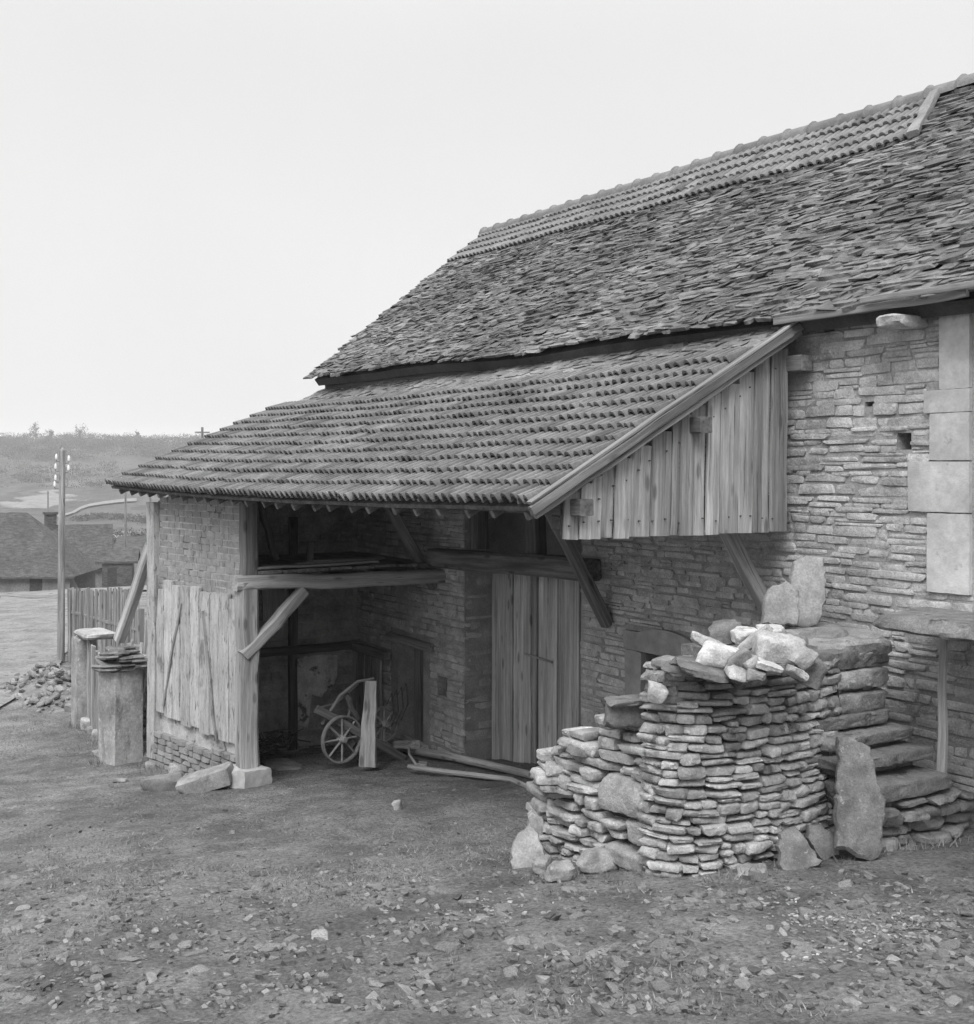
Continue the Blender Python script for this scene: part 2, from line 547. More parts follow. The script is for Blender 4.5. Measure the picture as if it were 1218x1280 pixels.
def hillpt(px, f):
    u = (px - CX) / F
    a = math.atan(u)
    return Vector((SA * u * f - CA * f, CA * u * f + SA * f, hillh(f, a)))


# hill road and hedges
mb = MB(); vs = []; fs = []
hp = [(72, 318), (84, 330), (92, 341), (101, 356), (112, 366), (130, 372), (150, 376), (175, 380)]
P = []
for (a, b), (c, d) in zip(hp, hp[1:]):
    for i in range(6): P.append((a + (c - a) * i / 6, b + (d - b) * i / 6))
for i, (px, f) in enumerate(P):
    for k, df in enumerate((-5, 5)):
        q = hillpt(px, f + df); vs.append((q.x, q.y, q.z + .5))
    if i: fs.append((2 * i - 2, 2 * i, 2 * i + 1, 2 * i - 1))
mb.add(vs, fs)
tag(mb.build('road', M['road']), 'white track climbing the far hillside', kind='structure')


def crown(mb, c, r, h, n, leaf):
    vs, fs, tn = [], [], []
    cl = [Vector((R.gauss(0, .5), R.gauss(0, .5), R.uniform(-.8, .9))) for _ in range(9)]
    for i in range(n):
        b = R.choice(cl); t_ = R.uniform(.7, 1.25)
        d = Vector((R.gauss(0, .25), R.gauss(0, .25), R.gauss(0, .25))) + b
        p = Vector(c) + Vector((d.x * r, d.y * r, d.z * h))
        e1 = Vector((R.uniform(-1, 1), R.uniform(-1, 1), R.uniform(-1, 1))).normalized() * leaf
        e2 = e1.orthogonal().normalized() * leaf * .5
        k = len(vs); vs += [(p - e1)[:], (p + e2)[:], (p + e1)[:], (p - e2)[:]]; fs.append((k, k + 1, k + 2, k + 3)); tn += [t_] * 4
    mb.add(vs, fs, tn)


mb = MB()
for i in range(330):
    px = R.uniform(-20, 330); f = R.choice([R.uniform(545, 700)] * 5 + [R.uniform(430, 520)])
    p = hillpt(px, f); s = R.uniform(3, 6)
    crown(mb, p + Vector((0, 0, s * .3)), s * 1.5, s * .42, 190, .36)
for i in range(40):
    t = R.random(); q = hillpt(95 + 110 * t, 300 + 12 * math.sin(t * 5)); crown(mb, q + Vector((0, 0, .6)), 2.4, .7, 70, .32)
for i in range(30):
    q = hillpt(R.uniform(118, 190), R.uniform(190, 240)); crown(mb, q + Vector((0, 0, .8)), 2.0, 1.2, 80, .3)
tag(mb.build('far_woodland', M['foliage'], smooth=False), 'grey winter woodland and hedges on the hillside', 'woodland', kind='stuff')
for px, f, h, lab in ((45, 660, 9, 'bare tree breaking the skyline nearest the left edge'), (100, 640, 10, 'lone upright tree on the hill crest right of the tall pole'),
                      (62, 665, 6, 'small bushy tree between the two taller skyline trees'), (172, 690, 5, 'low rounded tree on the crest left of the shed roof')):
    p = hillpt(px, f)
    t = thing('skyline_tree', lab, 'tree', p)
    mb = MB(); tube(mb, [p - Z * .5, p + Z * h * .3, p + Vector((.2, 0, h * .6)), p + Vector((.1, 0, h * .95))], [.4, .3, .18, .05], 6)
    for k in range(6):
        a = R.uniform(0, 6.3); b0 = p + Z * h * R.uniform(.35, .7)
        tube(mb, [b0, b0 + Vector((math.cos(a) * h * .2, math.sin(a) * h * .2, h * .22))], [.13, .04], 5)
    mb.build('trunk', M['foliage'], t)
    mb = MB(); crown(mb, p + Z * h * .62, h * .3, h * .36, 260, .4); mb.build('crown', M['foliage'], t, smooth=False)

# ------------------------------------------------------------------ farmhouse
YW = 6.65
XL, XR = -14.75, -2.0
GR = (-9.27, -11.4)


def rect(px0, py0, px1, py1, Y=YW):
    a = at(px0, (py0 + py1) / 2, Y=Y); b = at(px1, (py0 + py1) / 2, Y=Y)
    m = (px0 + px1) / 2
    return a.x, b.x, at(m, py1, Y=Y).z, at(m, py0, Y=Y).z


FH = thing('stone_farmhouse', 'long rubble stone farmhouse under a steep mossy stone slate roof', 'farmhouse', (-8.5, 9, -3))
DOOR = (-11.4, -9.27, -3.6, -.3, .38)
DWY = rect(497, 808, 528, 932) + (.3,)
NIC = rect(546, 846, 558, 870) + (.25,)
WIN = rect(806, 819, 850, 866) + (.35,)
PUT = rect(1120, 541, 1138, 562) + (.3,)
PUT2 = rect(1080, 502, 1091, 508) + (.15,)
PUT3 = rect(1029, 400, 1042, 414) + (.2,)
UPD = (at(1217, 600, Y=YW).x, -4.1, -1.0, .95, .22)
holes = [DOOR, DWY, NIC, WIN, PUT, PUT2, PUT3, UPD]
WINF = rect(783, 790, 868, 880)
DWF = rect(488, 796, 537, 935)
Q = [rect(1157, 487, 1214, 515), rect(1164, 516, 1214, 575), rect(1137, 577, 1214, 640), rect(1161, 642, 1214, 742), rect(1176, 384, 1214, 486)]
JUT = rect(1124, 396, 1168, 411)
mb = MB()
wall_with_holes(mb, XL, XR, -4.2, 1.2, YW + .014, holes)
# gable ends and rear
for X, sgn in ((XL, -1), (XR, 1)):
    pts = [(X, YW + .022, -4.2), (X, 11.5, -4.2), (X, 11.5, 1.2), (X, 9.05, 3.1), (X, YW + .022, 1.2)]
    mb.add(pts, [(0, 1, 2, 3, 4)] if sgn > 0 else [(4, 3, 2, 1, 0)])
quad(mb, (XL, 11.5, -4.2), (XL, 11.5, 1.2), (XR, 11.5, 1.2), (XR, 11.5, -4.2))
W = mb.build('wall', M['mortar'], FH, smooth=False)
mb = MB()


def mpw(u, v): return Vector((u, YW, v)), Vector((1, 0, 0)), Z, Vector((0, -1, 0))


blk = holes + [WINF, DWF, JUT] + Q


def toneW(u, v):
    t = 1 + .12 * nz(u * .8, v * .8, 9)
    return t


masonry(mb, mpw, XL, -3.1, -3.8, 1.12, (.036, .082), (.13, .46), gap=.009, depth=.09, holes=blk, relief=.009, rough=.15, k=12, chip=(.84, .98),
        tone=(1.0, 1.36), tilt=.02, wob=.045, n=(6, 3, 2), split=.14, tonef=toneW, fine=.05)
# stones in the reveal of the barn doorway (facing the camera)
masonry(mb, lambda u, v: (Vector((-11.4 + .0, u, v)), Vector((0, 1, 0)), Z, Vector((1, 0, 0))), YW + .01, YW + .38, -3.6, -.4, (.07, .14), (.16, .38), gap=.014,
        depth=.06, relief=.008, rough=.06, n=(3, 2, 2), split=.1)
mb.build('masonry', M['wallstone'], W)
# cut stone: door jamb, window frame, corner stones
mb = MB()
for q in Q:
    c = Vector(((q[0] + q[1]) / 2, YW + .103, (q[2] + q[3]) / 2))
    stone(mb, c, Vector((1, 0, 0)), Z, Vector((0, -1, 0)), (q[1] - q[0]) / 2 + .002, (q[3] - q[2]) / 2 + .002, .12, k=60, rough=.012, n=(8, 8, 3), tone=R.uniform(.95, 1.08), fine=.008, chips=0)
mb.build('door_jamb', M['ashlar'], W)
mb = MB()
wx0, wx1, wz0, wz1 = WINF


def blockx(mb, x0, x1, z0, z1, tone=1., pr=.02, k=20):
    stone(mb, Vector(((x0 + x1) / 2, YW + .1 - pr, (z0 + z1) / 2)), Vector((1, 0, 0)), Z, Vector((0, -1, 0)), (x1 - x0) / 2 - .003, (z1 - z0) / 2 - .003, .12, k=40, rough=.03, n=(6, 6, 2), tone=tone, fine=.012, chips=1)


blockx(mb, wx0 + .02, WIN[0], wz0, WIN[3], .72)
blockx(mb, WIN[1], wx1, wz0, WIN[3], .7)
# lintel with a low arched top
mbv = [];
xs = np.linspace(wx0, wx1, 15)
for yy in (YW - .03, YW + .2):
    for x in xs:
        t = (x - wx0) / (wx1 - wx0)
        top = wz1 - .03 + .055 * (1 - ((t - .62) / .38) ** 2 if t > .24 else 0)
        mbv += [(x, yy, WIN[3]), (x, yy, top)]
fs = []
for i in range(14):
    a = 2 * i; b = 30 + a
    fs += [(a, a + 2, a + 3, a + 1), (b, b + 1, b + 3, b + 2), (a + 1, a + 3, b + 3, b + 1), (a, b, b + 2, a + 2)]
fs += [(0, 1, 31, 30), (28, 58, 59, 29)]
mb.add(mbv, fs, .72)
wf = mb.build('window_frame', M['ashlar'], FH, smooth=False)
tag(wf, 'low arched stone lintel over a small dark window')
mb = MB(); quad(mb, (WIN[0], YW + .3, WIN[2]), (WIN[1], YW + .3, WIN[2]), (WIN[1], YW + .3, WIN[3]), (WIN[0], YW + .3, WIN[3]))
mb.build('dark_opening', M['core'], wf)  # dark sheet standing in for the unlit depth of the window opening
mb = MB()
dx0, dx1, dz0, dz1 = DWF
timber(mb, (dx0 - .02, YW - .01, DWY[3] + .05), (dx1 + .1, YW - .01, DWY[3] + .05), .08, .1, tone=2.2, wob=.008)
lt = mb.build('door_lintel', M['darkwood'], FH)
mb = MB()
for i in range(4):
    a = DWY[0] + (DWY[1] - DWY[0]) * i / 4
    timber(mb, (a + .06, YW + .24, DWY[2]), (a + .06, YW + .24, DWY[3]), (DWY[1] - DWY[0]) / 4 - .01, .03, up=Vector((0, 1, 0)), tone=R.uniform(.8, 1.1))
mb.build('side_door', M['wood'], FH)
# planked store front on the back wall left of the small doorway
mb = MB()
a, b, c, d = rect(426, 812, 482, 905)
n = 6
for i in range(n):
    x = a + (b - a) * (i + .5) / n
    timber(mb, (x, YW - .05, -3.45), (x, YW - .05, d + R.uniform(-.03, .03)), (b - a) / n - .015, .035, up=Vector((0, 1, 0)), tone=R.uniform(.8, 1.1))
timber(mb, (a - .1, YW - .09, d + .04), (dx0 + .1, YW - .09, d + .03), .09, .1, tone=.7)
mb.build('store_door', M['wood'], FH)
# big barn door
mb = MB()
Yd = YW + .36
bd = [(-11.37, .42, .86), (-10.93, .33, 1.0), (-10.58, .09, .5), (-10.47, .34, 1.02), (-10.11, .36, .85), (-9.73, .5, .6)]
for x, w_, tn in bd:
    tn *= 1.4
    zt = -1.06 + R.uniform(-.02, .02)
    timber(mb, (x + w_ / 2, Yd - R.uniform(.0, .02), -3.05 - .1), (x + w_ / 2 + R.uniform(-.01, .01), Yd - .01, zt), w_ - .012, .04, up=Vector((0, 1, 0)), seg=8, wob=.003, tone=tn)
bdoor = mb.build('barn_door', M['greywood'], FH)
tag(bdoor, 'tall pale plank barn door')
mb = MB(); p = at(690, 828, Y=Yd - .05); timber(mb, p, p + Vector((-.5, 0, .02)), .018, .022, wob=.003); mb.build('latch_bar', M['wood'], bdoor)
mb = MB(); timber(mb, (-11.9, YW - .09, -.98), (-8.95, YW - .09, -.93), .2, .2, tone=1.25, wob=.015); mb.build('door_beam', M['darkwood'], FH)
for x in (-11.05, -9.98):
    mb = MB(); timber(mb, (x, YW - .02, -.85), (x, YW - .02, .75), .16, .16, tone=1.1); mb.build('door_post', M['darkwood'], FH)
# upper door behind the jamb, on the landing
mb = MB()
for i in range(6):
    x = UPD[0] + (i + .5) * .17
    timber(mb, (x, YW + .16, -1.0), (x, YW + .16, .95), .165, .04, up=Vector((0, 1, 0)), tone=R.uniform(.8, 1))
mb.build('upper_door', M['wood'], FH)
# jutting stone
mb = MB()
c = Vector(((JUT[0] + JUT[1]) / 2, YW - .12, (JUT[2] + JUT[3]) / 2))
stone(mb, c, Vector((1, 0, -.04)), Z, Vector((0, -1, 0)), (JUT[1] - JUT[0]) / 2 - .02, .05, .18, k=6, rough=.25, n=(8, 5, 5), tone=1.25)
tag(mb.build('corbel', M['wallstone'], W), 'pale stone jutting out under the eaves')
# roof
Y0, Y1r, z0r, z1r = 6.36, 9.05, 1.2, 3.27
sl = Vector((0, Y1r - Y0, z1r - z0r)); SL = sl.length; sd = sl.normalized(); sn = Vector((0, -sd.z, sd.y))
if sn.z < 0: sn = -sn
XRL = XL - .18


def sag(x, t): return -(.035 + .125 * max(0, min(1.2, (x - XL) / 9))) * (1 - min(1, max(0, t))) + .05 * nz(x * .45, t * 1.3, 8) - .01 * math.sin(math.pi * min(1, max(0, (x - XRL) / 9)))


mb = MB()
N1, N2 = 40, 8
vs = []
for lay in (-.05, -.15):
    for i in range(N1 + 1):
        for j in range(N2 + 1):
            x = XRL + .06 + (XR + .1 - XRL) * i / N1; t = j / N2
            vs.append((Vector((x, Y0 + .03, z0r)) + sd * (SL - .03) * t + sn * (sag(x, t) + lay))[:])
fs = []
H = (N1 + 1) * (N2 + 1)
for i in range(N1):
    for j in range(N2):
        a = i * (N2 + 1) + j; b = a + N2 + 1
        fs += [(a, b, b + 1, a + 1), (H + a, H + a + 1, H + b + 1, H + b)]
for i in range(N1):
    a = i * (N2 + 1); b = a + N2 + 1; fs.append((a, H + a, H + b, b))
for j in range(N2): fs += [(j, j + 1, H + j + 1, H + j)]
mb.add(vs, fs)
box(mb, (XRL + .1, 9.06, 1.1), (XR, 9.1, 3.1))
quad(mb, (XRL + .06, 9.06, 3.24), (XR + .1, 9.06, 3.24), (XR + .1, 11.8, 1.05), (XRL + .06, 11.8, 1.05))
RF = mb.build('roof', M['rooflap'], FH, smooth=False)


def slates(mb, base, d, nrm, s0, s1, x0f, x1f, ex, wr, thr, top=None, sagf=None, tone=(.7, 1.3), tilt=(8, 17)):
    s = s0; row = 0
    while s < s1:
        x = x0f(s) + R.uniform(-.06, .04)
        while x < x1f(s):
            w_ = R.uniform(*wr) * (1 if R.random() < .9 else 1.5)
            if top is None or s < top(x):
                th = R.uniform(*thr); ln = R.uniform(.14, .22)
                so = s + .05 * nz(x * .6, row * .3, 4) + R.uniform(-.018, .018)
                if s > s0 + .01 or True:
                    tl = math.radians(R.uniform(*tilt)); ro = R.gauss(0, .05); yaw = R.uniform(-.12, .12)
                    V = (d * math.cos(tl) - nrm * math.sin(tl)); W_ = (nrm * math.cos(tl) + d * math.sin(tl))
                    U = Vector((1, 0, 0)) * math.cos(ro) + W_ * math.sin(ro); W_ = W_ * math.cos(ro) - Vector((1, 0, 0)) * math.sin(ro)
                    U2 = U * math.cos(yaw) + V * math.sin(yaw); V2 = V * math.cos(yaw) - U * math.sin(yaw)
                    c = base(x + w_ / 2, so + ln / 2) + nrm * ((sagf(x, s / s1) if sagf else 0) + R.uniform(-.006, .012))
                    stone(mb, c, U2, V2, W_, w_ / 2 + .006, ln / 2, th / 2, k=9, rough=.24, n=(5, 3, 1), tone=R.uniform(*tone) * (1 + .25 * nz(x * .9, s * .9, 6)), fine=.07, chips=2)
            x += w_
        s += ex * R.uniform(.8, 1.2); row += 1


def tstart(x):
    return SL * (.80 - .05 * (x - XL) / 8) if x < -7.15 else 9


mb = MB()
slates(mb, lambda x, s: Vector((x, Y0, z0r)) + sd * s, sd, sn, -.05, SL - .05, lambda s: XRL, lambda s: -3.4, .047, (.07, .24), (.016, .034), top=tstart, sagf=sag)
tag(mb.build('stone_slates', M['lave'], RF), 'rough overlapping stone slates, mossy in places')


def tilerow(mb, base, d, nrm, xdir, x0, x1, s, ex, tw, tone, lift=.042, ribs=2, rh=.026):
    x = x0
    prof = []
    for i in range(ribs):
        for a, h in ((0, 0), (.22, 0), (.27, .5), (.4, .9), (.58, 1.), (.76, .9), (.89, .5), (.94, 0)): prof.append(((i + a) / ribs, h * rh))
    prof.append((1.0, 0))
    L = ex + .06
    while x < x1 - tw * .4:
        j = R.uniform(-.004, .006); sk = R.uniform(-.008, .008); ds = R.uniform(-.01, .01)
        tn = R.uniform(*tone) * (1 if R.random() < .93 else .7); tw_ = min(tw, x1 - x)
        if R.random() < .04: ds -= R.uniform(.01, .03); j += .006; sk *= 2
        vs, fs = [], []
        m = len(prof)
        for (t, off) in ((0, 0), (1, 0)):
            for u, h in prof:
                xx = x + u * tw_
                p = base(xx + sk * t, s + ds + L * t) + nrm * (h + lift * (1 - t) + .012 + j)
                vs.append(p[:])
        for u, h in prof:
            p = base(x + u * tw_, s + ds) + nrm * (h + lift + .012 + j - .022)
            vs.append(p[:])
        for u, h in prof:
            p = base(x + u * tw_, s + ds + L) + nrm * (h + .012 + j - .02)
            vs.append(p[:])
        for i in range(m - 1):
            fs += [(i, i + 1, m + i + 1, m + i), (2 * m + i, 2 * m + i + 1, i + 1, i), (3 * m + i, 3 * m + i + 1, 2 * m + i + 1, 2 * m + i)]
        fs += [(0, m, 3 * m, 2 * m), (m - 1, 2 * m + m - 1, 3 * m + m - 1, m + m - 1)]
        mb.add(vs, fs, tn)
        x += tw


mb = MB()
s = SL * .76; ex = (SL * 1.0 - s) / 4
for r_ in range(4):
    tilerow(mb, lambda x, q: Vector((x, Y0, z0r)) + sd * (q + .02 * (XL + 8 - x) / 8 * 3) + sn * sag(x, q / SL), sd, sn, None, XRL + .05, -6.98 - .08 * r_, s + r_ * ex - .02, ex, .2, (.85, 1.12), rh=.03, lift=.035)
tag(mb.build('tile_strip', M['tile2'], RF), 'newer clay tiles in rows below the ridge')
mb = MB()
e0 = Vector((-6.95, Y0, z0r)) + sd * SL * .75 + sn * .03; e1 = Vector((-7.22, Y0, z0r)) + sd * SL * .985 + sn * .03
timber(mb, e0, e1, .1, .05, up=sn, tone=.7, wob=.02); mb.build('tile_edging', M['mortar'], RF)
mb = MB()
x = XRL
while x < -6.8:
    L = .345
    zr = z1r + sag(x, 1) + .055
    vs, fs = [], []
    for k, (xx, rr) in enumerate(((x, .098), (x + .04, .118), (x + .06, .098), (x + L + .02, .09))):
        for i in range(9):
            th = math.pi * (i / 8) * 1.1 - .05 * math.pi
            vs.append((xx, Y1r + rr * math.cos(th), zr - .055 + rr * math.sin(th)))
    for k in range(3):
        for i in range(8): fs.append((k * 9 + i, k * 9 + i + 1, k * 9 + i + 10, k * 9 + i + 9))
    mb.add(vs, fs, R.uniform(.8, 1.05)); x += L
mb.build('ridge_tiles', M['tile2'], RF)
mb = MB()
masonry(mb, lambda u, v: (Vector((u, Y1r, z1r + v)), Vector((1, 0, 0)), Z, Vector((0, -1, 0))), -6.85, -3.2, -.03, .06, (.04, .05), (.2, .4), depth=.3, n=(3, 2, 2))
mb.build('ridge_stones', M['lave'], RF)
# eaves board and fascia
mb = MB()
timber(mb, (-6.55, 6.42, 1.05), (-4.9, 6.40, 1.055), .03, .05, seg=8, tone=.62, wob=.006)
timber(mb, (-5.7, 6.36, 1.1), (-3.3, 6.36, 1.1), .03, .04, seg=8, tone=.7, wob=.006)
mb.build('eaves_board', M['greywood'], FH)
mb = MB()
timber(mb, (XRL + .15, 6.6, 1.02), (-6.95, 6.6, 1.02), .1, .12, seg=12, tone=.7, wob=.006)
mb.build('eaves_gap_shade', M['darkwood'], FH)  # dark strip painted as the shade of the gap under the eaves

# ------------------------------------------------------------------ lean-to shed
SH = thing('lean_to_shed', 'open timber lean-to with ribbed clay tile roof against the farmhouse', 'shed', (-11, 5, -3.1))
E0, E1 = Vector((-15.0, 3.83, -.235)), Vector((-6.47, 4.28, -.255))
T0, T1 = Vector((-15.05, 6.62, 1.01)), Vector((-6.48, 6.62, 1.045))


def RP(x, t):
    u = (x - E0.x) / (E1.x - E0.x)
    a = E0.lerp(E1, u); b = T0.lerp(T1, u)
    p = a.lerp(b, t)
    return p + Vector((0, 0, -.05 * math.sin(math.pi * min(1, max(0, u))) * (1 - t * .3) + .012 * nz(x * .8, t * 3, 2)))


dl = (T1 - E1).normalized(); nl = Vector((0, -dl.z, dl.y)); nl = nl if nl.z > 0 else -nl
LS = (T1 - E1).length
mb = MB()
TT = .80; NR = 11
exr = TT / NR
for r_ in range(NR):
    tilerow(mb, lambda x, q: RP(x, q / LS), dl, nl, None, E0.x + R.uniform(-.02, .02), E1.x + .0, r_ * exr * LS, exr * LS, .2, (.88, 1.14), lift=.046, rh=.046)
LR = MB()
N1 = 30
vs = []
for lay in (-.005, -.035):
    for i in range(N1 + 1):
        for j in range(7):
            x = E0.x + .03 + (E1.x - E0.x - .05) * i / N1
            vs.append((RP(x, .01 + .985 * j / 6) + nl * lay)[:])
fs = []; H = (N1 + 1) * 7
for i in range(N1):
    for j in range(6):
        a = i * 7 + j; b = a + 7
        fs += [(a, b, b + 1, a + 1), (H + a, H + a + 1, H + b + 1, H + b)]
    fs += [(i * 7, H + i * 7, H + i * 7 + 7, i * 7 + 7)]
for j in range(6): fs += [(j, j + 1, H + j + 1, H + j), (N1 * 7 + j, H + N1 * 7 + j, H + N1 * 7 + j + 1, N1 * 7 + j + 1)]
LR.add(vs, fs)
SR = LR.build('shed_roof', M['darkwood'], SH, smooth=False)
tl = mb.build('roof_tiles', M['tile'], SR)
mb = MB()
slates(mb, lambda x, s: RP(x, s / LS), dl, nl, TT * LS - .0, LS - .02, lambda s: E0.x + .1, lambda s: E1.x - .1, .05, (.1, .22), (.016, .026), tone=(1.0, 1.5), tilt=(5, 10))
mb.build('slate_strip', M['lave'], SR)
# rafters with pale tails
nr = 25
for i in range(nr):
    x = E0.x + .25 + (E1.x - E0.x - .45) * i / (nr - 1) + R.uniform(-.05, .05)
    mb = MB()
    timber(mb, RP(x, .012) - nl * .075, RP(x, .99) - nl * .075, .045, .06, up=nl, seg=4, wob=.006, tone=R.uniform(1.2, 1.8))
    mb.build('rafter', M['darkwood'], SH)
# verge boards
mb = MB()
Xv = E1.x + .05


def vb(t, dn): p = RP(E1.x, t); return Vector((Xv, p.y, p.z)) + nl * dn


timber(mb, vb(-.02, .012), vb(1.0, .012), .035, .062, up=nl, seg=12, wob=.004, tone=.42)
timber(mb, vb(-.01, -.044) + Vector((-.028, 0, 0)), vb(.97, -.042) + Vector((-.028, 0, 0)), .03, .036, up=nl, seg=12, wob=.005, tone=.6)
timber(mb, vb(-.012, .056) + Vector((-.012, 0, 0)), vb(1.0, .056) + Vector((-.012, 0, 0)), .055, .018, up=nl, seg=9, wob=.003, tone=.6)
tag(mb.build('bargeboard', M['greywood'], SH), 'weathered sloping board along the verge')
# gable boards
mb = MB()
Xg = -6.56
y = 4.56
zb = -.465
i = 0
while y < 6.5:
    w_ = R.choice((R.uniform(.06, .1), R.uniform(.1, .19)))
    if y + w_ > 6.42: w_ = 6.52 - y
    t = (y + w_ / 2 - E1.y) / (T1.y - E1.y)
    zt = RP(Xg, t).z - .09
    xo = R.choice((0, .012, .022)) + .002 * (i % 3)
    timber(mb, (Xg + xo, y + w_ / 2, zb + R.uniform(-.008, .005)), (Xg + xo, y + w_ / 2 + R.uniform(-.004, .004) + .02, zt), w_ - R.uniform(.002, .007), .022, up=Vector((1, 0, 0)), seg=6, wob=.003,
           tone=R.uniform(.6, 1.2), ch=.1)
    y += w_; i += 1
gb = tag(mb.build('gable_boards', M['greywood'], SH), 'silvered upright boards closing the shed gable')
mb = MB()
for k in range(34):
    yy = 4.6 + (k // 2) * .112 + R.uniform(-.02, .02)
    t = (yy - E1.y) / (T1.y - E1.y)
    z_ = (-.36 if k % 2 else RP(Xg, t).z - .24) + R.uniform(-.02, .02)
    if k % 2 == 0 and z_ < -.25: continue
    mb = MB(); tube(mb, [(Xg + .02, yy, z_), (Xg + .039, yy, z_)], [.006, .005], 6, .6)
    mb.build('nail', M['iron'], gb)
mb = MB(); box(mb, (Xg - .035, 4.57, -.44), (Xg - .026, 6.5, -.2))
timber(mb, (Xg - .06, 4.55, -.36), (Xg - .06, 6.6, -.37), .07, .09)
mb.build('gable_rail', M['darkwood'], SH)
# purlins
for t, ov in ((.13, .14), (.55, .17), (.93, .2)):
    mb = MB()
    a = RP(E1.x, t) - nl * (.19 if t < .9 else .24); b = RP(E0.x, t) - nl * .19
    timber(mb, b + Vector((.05, 0, 0)), Vector((E1.x + ov - .12, a.y, a.z)), .11, .11, seg=10, wob=.004, tone=2.1 if t > .9 else 1.2, ch=.06)
    mb.build('purlin', M['darkwood'], SH)
# brackets to the wall
for (pa, pb, X) in (((955, 755), (910, 668), None), ((757, 775), (705, 672), None), ((540, 730), (493, 645), None)):
    a = at(*pa, Y=YW - .04); b = at(*pb, X=a.x)
    d = (b - a).normalized()
    e = a.copy(); k = 0
    while k < 3:
        e = a + d * k
        if e.z > RP(max(E0.x, min(E1.x, e.x)), (e.y - E1.y) / (T1.y - E1.y)).z - .1: break
        k += .02
    mb = MB(); timber(mb, a - d * .05, e, .1, .11, up=Vector((1, 0, 0)), seg=5, wob=.008, tone=1.0 if pa[0] > 900 else .62)
    o = mb.build('bracket', M['greywood'] if pa[0] > 900 else M['wood'], SH)
# corner post, footing
PX = Vector((-11.88, 4.42, 0))
zg = -3.02
mb = MB()
timber(mb, (PX.x, PX.y, zg), (PX.x, PX.y, -1.15), .2, .2, seg=8, wob=.012, tone=.9, up=Vector((0, 1, 0)))
timber(mb, (PX.x - .02, PX.y + .02, -1.12), (PX.x - .02, PX.y + .02, -.36), .15, .16, seg=4, wob=.006, tone=.42, up=Vector((0, 1, 0)))
tag(mb.build('corner_post', M['greywood'], SH), 'thick weathered post at the mouth of the shed')
mb = MB()
stone(mb, Vector((PX.x + .02, PX.y - .02, -3.14)), Vector((.96, .28, 0)), Vector((-.28, .96, 0)), Z, .2, .17, .14, k=40, rough=.06, n=(9, 9, 7), tone=.9, dis=.008, chips=3)
mb.build('footing_stone', M['ashlar'], SH)
# tie beam of the loft and its brace
mb = MB()
timber(mb, (PX.x + .02, PX.y - .14, -1.16), (PX.x, YW + .05, -1.2), .16, .15, seg=8, wob=.012, tone=.95)
mb.build('tie_beam', M['greywood'], SH)
mb = MB()
a = at(310, 815, X=PX.x + .06); b = at(378, 742, X=PX.x + .06)
d = (b - a).normalized()
timber(mb, a - d * .06, b + d * .04, .12, .13, up=Vector((1, 0, 0)), seg=6, wob=.01, tone=.8)
mb.build('brace', M['greywood'], SH)
# left front panel between two posts
PL = Vector((-14.08, 4.12, 0))
du = (PX - PL); du.z = 0; LU = du.length - .1; du.normalize(); dn = Vector((du.y, -du.x, 0))


def FP(u, v, o=0): return PL + du * u + Z * v + dn * o


mb = MB()
timber(mb, FP(.05, -3.3), FP(.05, -.4), .17, .17, up=dn, seg=8, wob=.008, tone=.85)
mb.build('side_post', M['limewash'], SH)
mb = MB()
vs = [FP(.1, -3.5, -.006)[:], FP(LU, -3.5, -.006)[:], FP(LU, -.38, -.006)[:], FP(.1, -.38, -.006)[:], FP(.1, -3.5, -.12)[:], FP(LU, -3.5, -.12)[:], FP(LU, -.38, -.12)[:], FP(.1, -.38, -.12)[:]]
mb.add(vs, [(0, 1, 2, 3), (7, 6, 5, 4), (3, 2, 6, 7), (0, 3, 7, 4), (1, 5, 6, 2)])
FW = mb.build('front_wall', M['plaster'], SH, smooth=False)
mb = MB()
masonry(mb, lambda u, v: (FP(u, v, 0), du, Z, dn), .14, LU - .02, -1.32, -.4, (.068, .072), (.19, .22), gap=.013, depth=.05, relief=.002, rough=.04, k=30, tone=(.86, 1.1), tilt=.008, wob=.006, n=(2, 1, 1), split=0, chips=0)
mb.build('brickwork', M['brick'], FW, smooth=False)
mb = MB()
u = .16
bw = [.2, .22, .2, .24, .22, .24, .2, .23, .25, .2]
for i, w_ in enumerate(bw):
    if u + w_ > LU + .02: w_ = LU - u - .005
    if w_ < .05: break
    zb = -3.0 + .17 * u / LU - .0
    zb = at(205 + 90 * u / LU, 890 + 47 * u / LU, f=14.0 - 1.7 * u / LU).z
    zt = -1.27 + .02 * math.sin(i * 2.1) - .06 * (u / LU) - (.0 if i else .1)
    timber(mb, FP(u + w_ / 2, zb + R.uniform(-.03, .03), .03), FP(u + w_ / 2 + R.uniform(-.01, .01), zt, .03), w_ - R.uniform(.018, .034), .05, up=dn, seg=10, wob=.006, tone=R.uniform(.8, 1.06))
    u += w_
mb.build('limewashed_panels', M['limewash'], FW)
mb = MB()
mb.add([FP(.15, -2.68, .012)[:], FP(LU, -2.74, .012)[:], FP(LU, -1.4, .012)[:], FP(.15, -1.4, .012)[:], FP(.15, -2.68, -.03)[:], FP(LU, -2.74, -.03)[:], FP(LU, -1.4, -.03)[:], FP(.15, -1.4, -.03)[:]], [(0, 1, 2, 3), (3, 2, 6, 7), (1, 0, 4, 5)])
mb.build('panel_gap_shade', M['core'], FW, smooth=False)  # dark sheet painted as the shade in the gaps between boards
mb = MB()
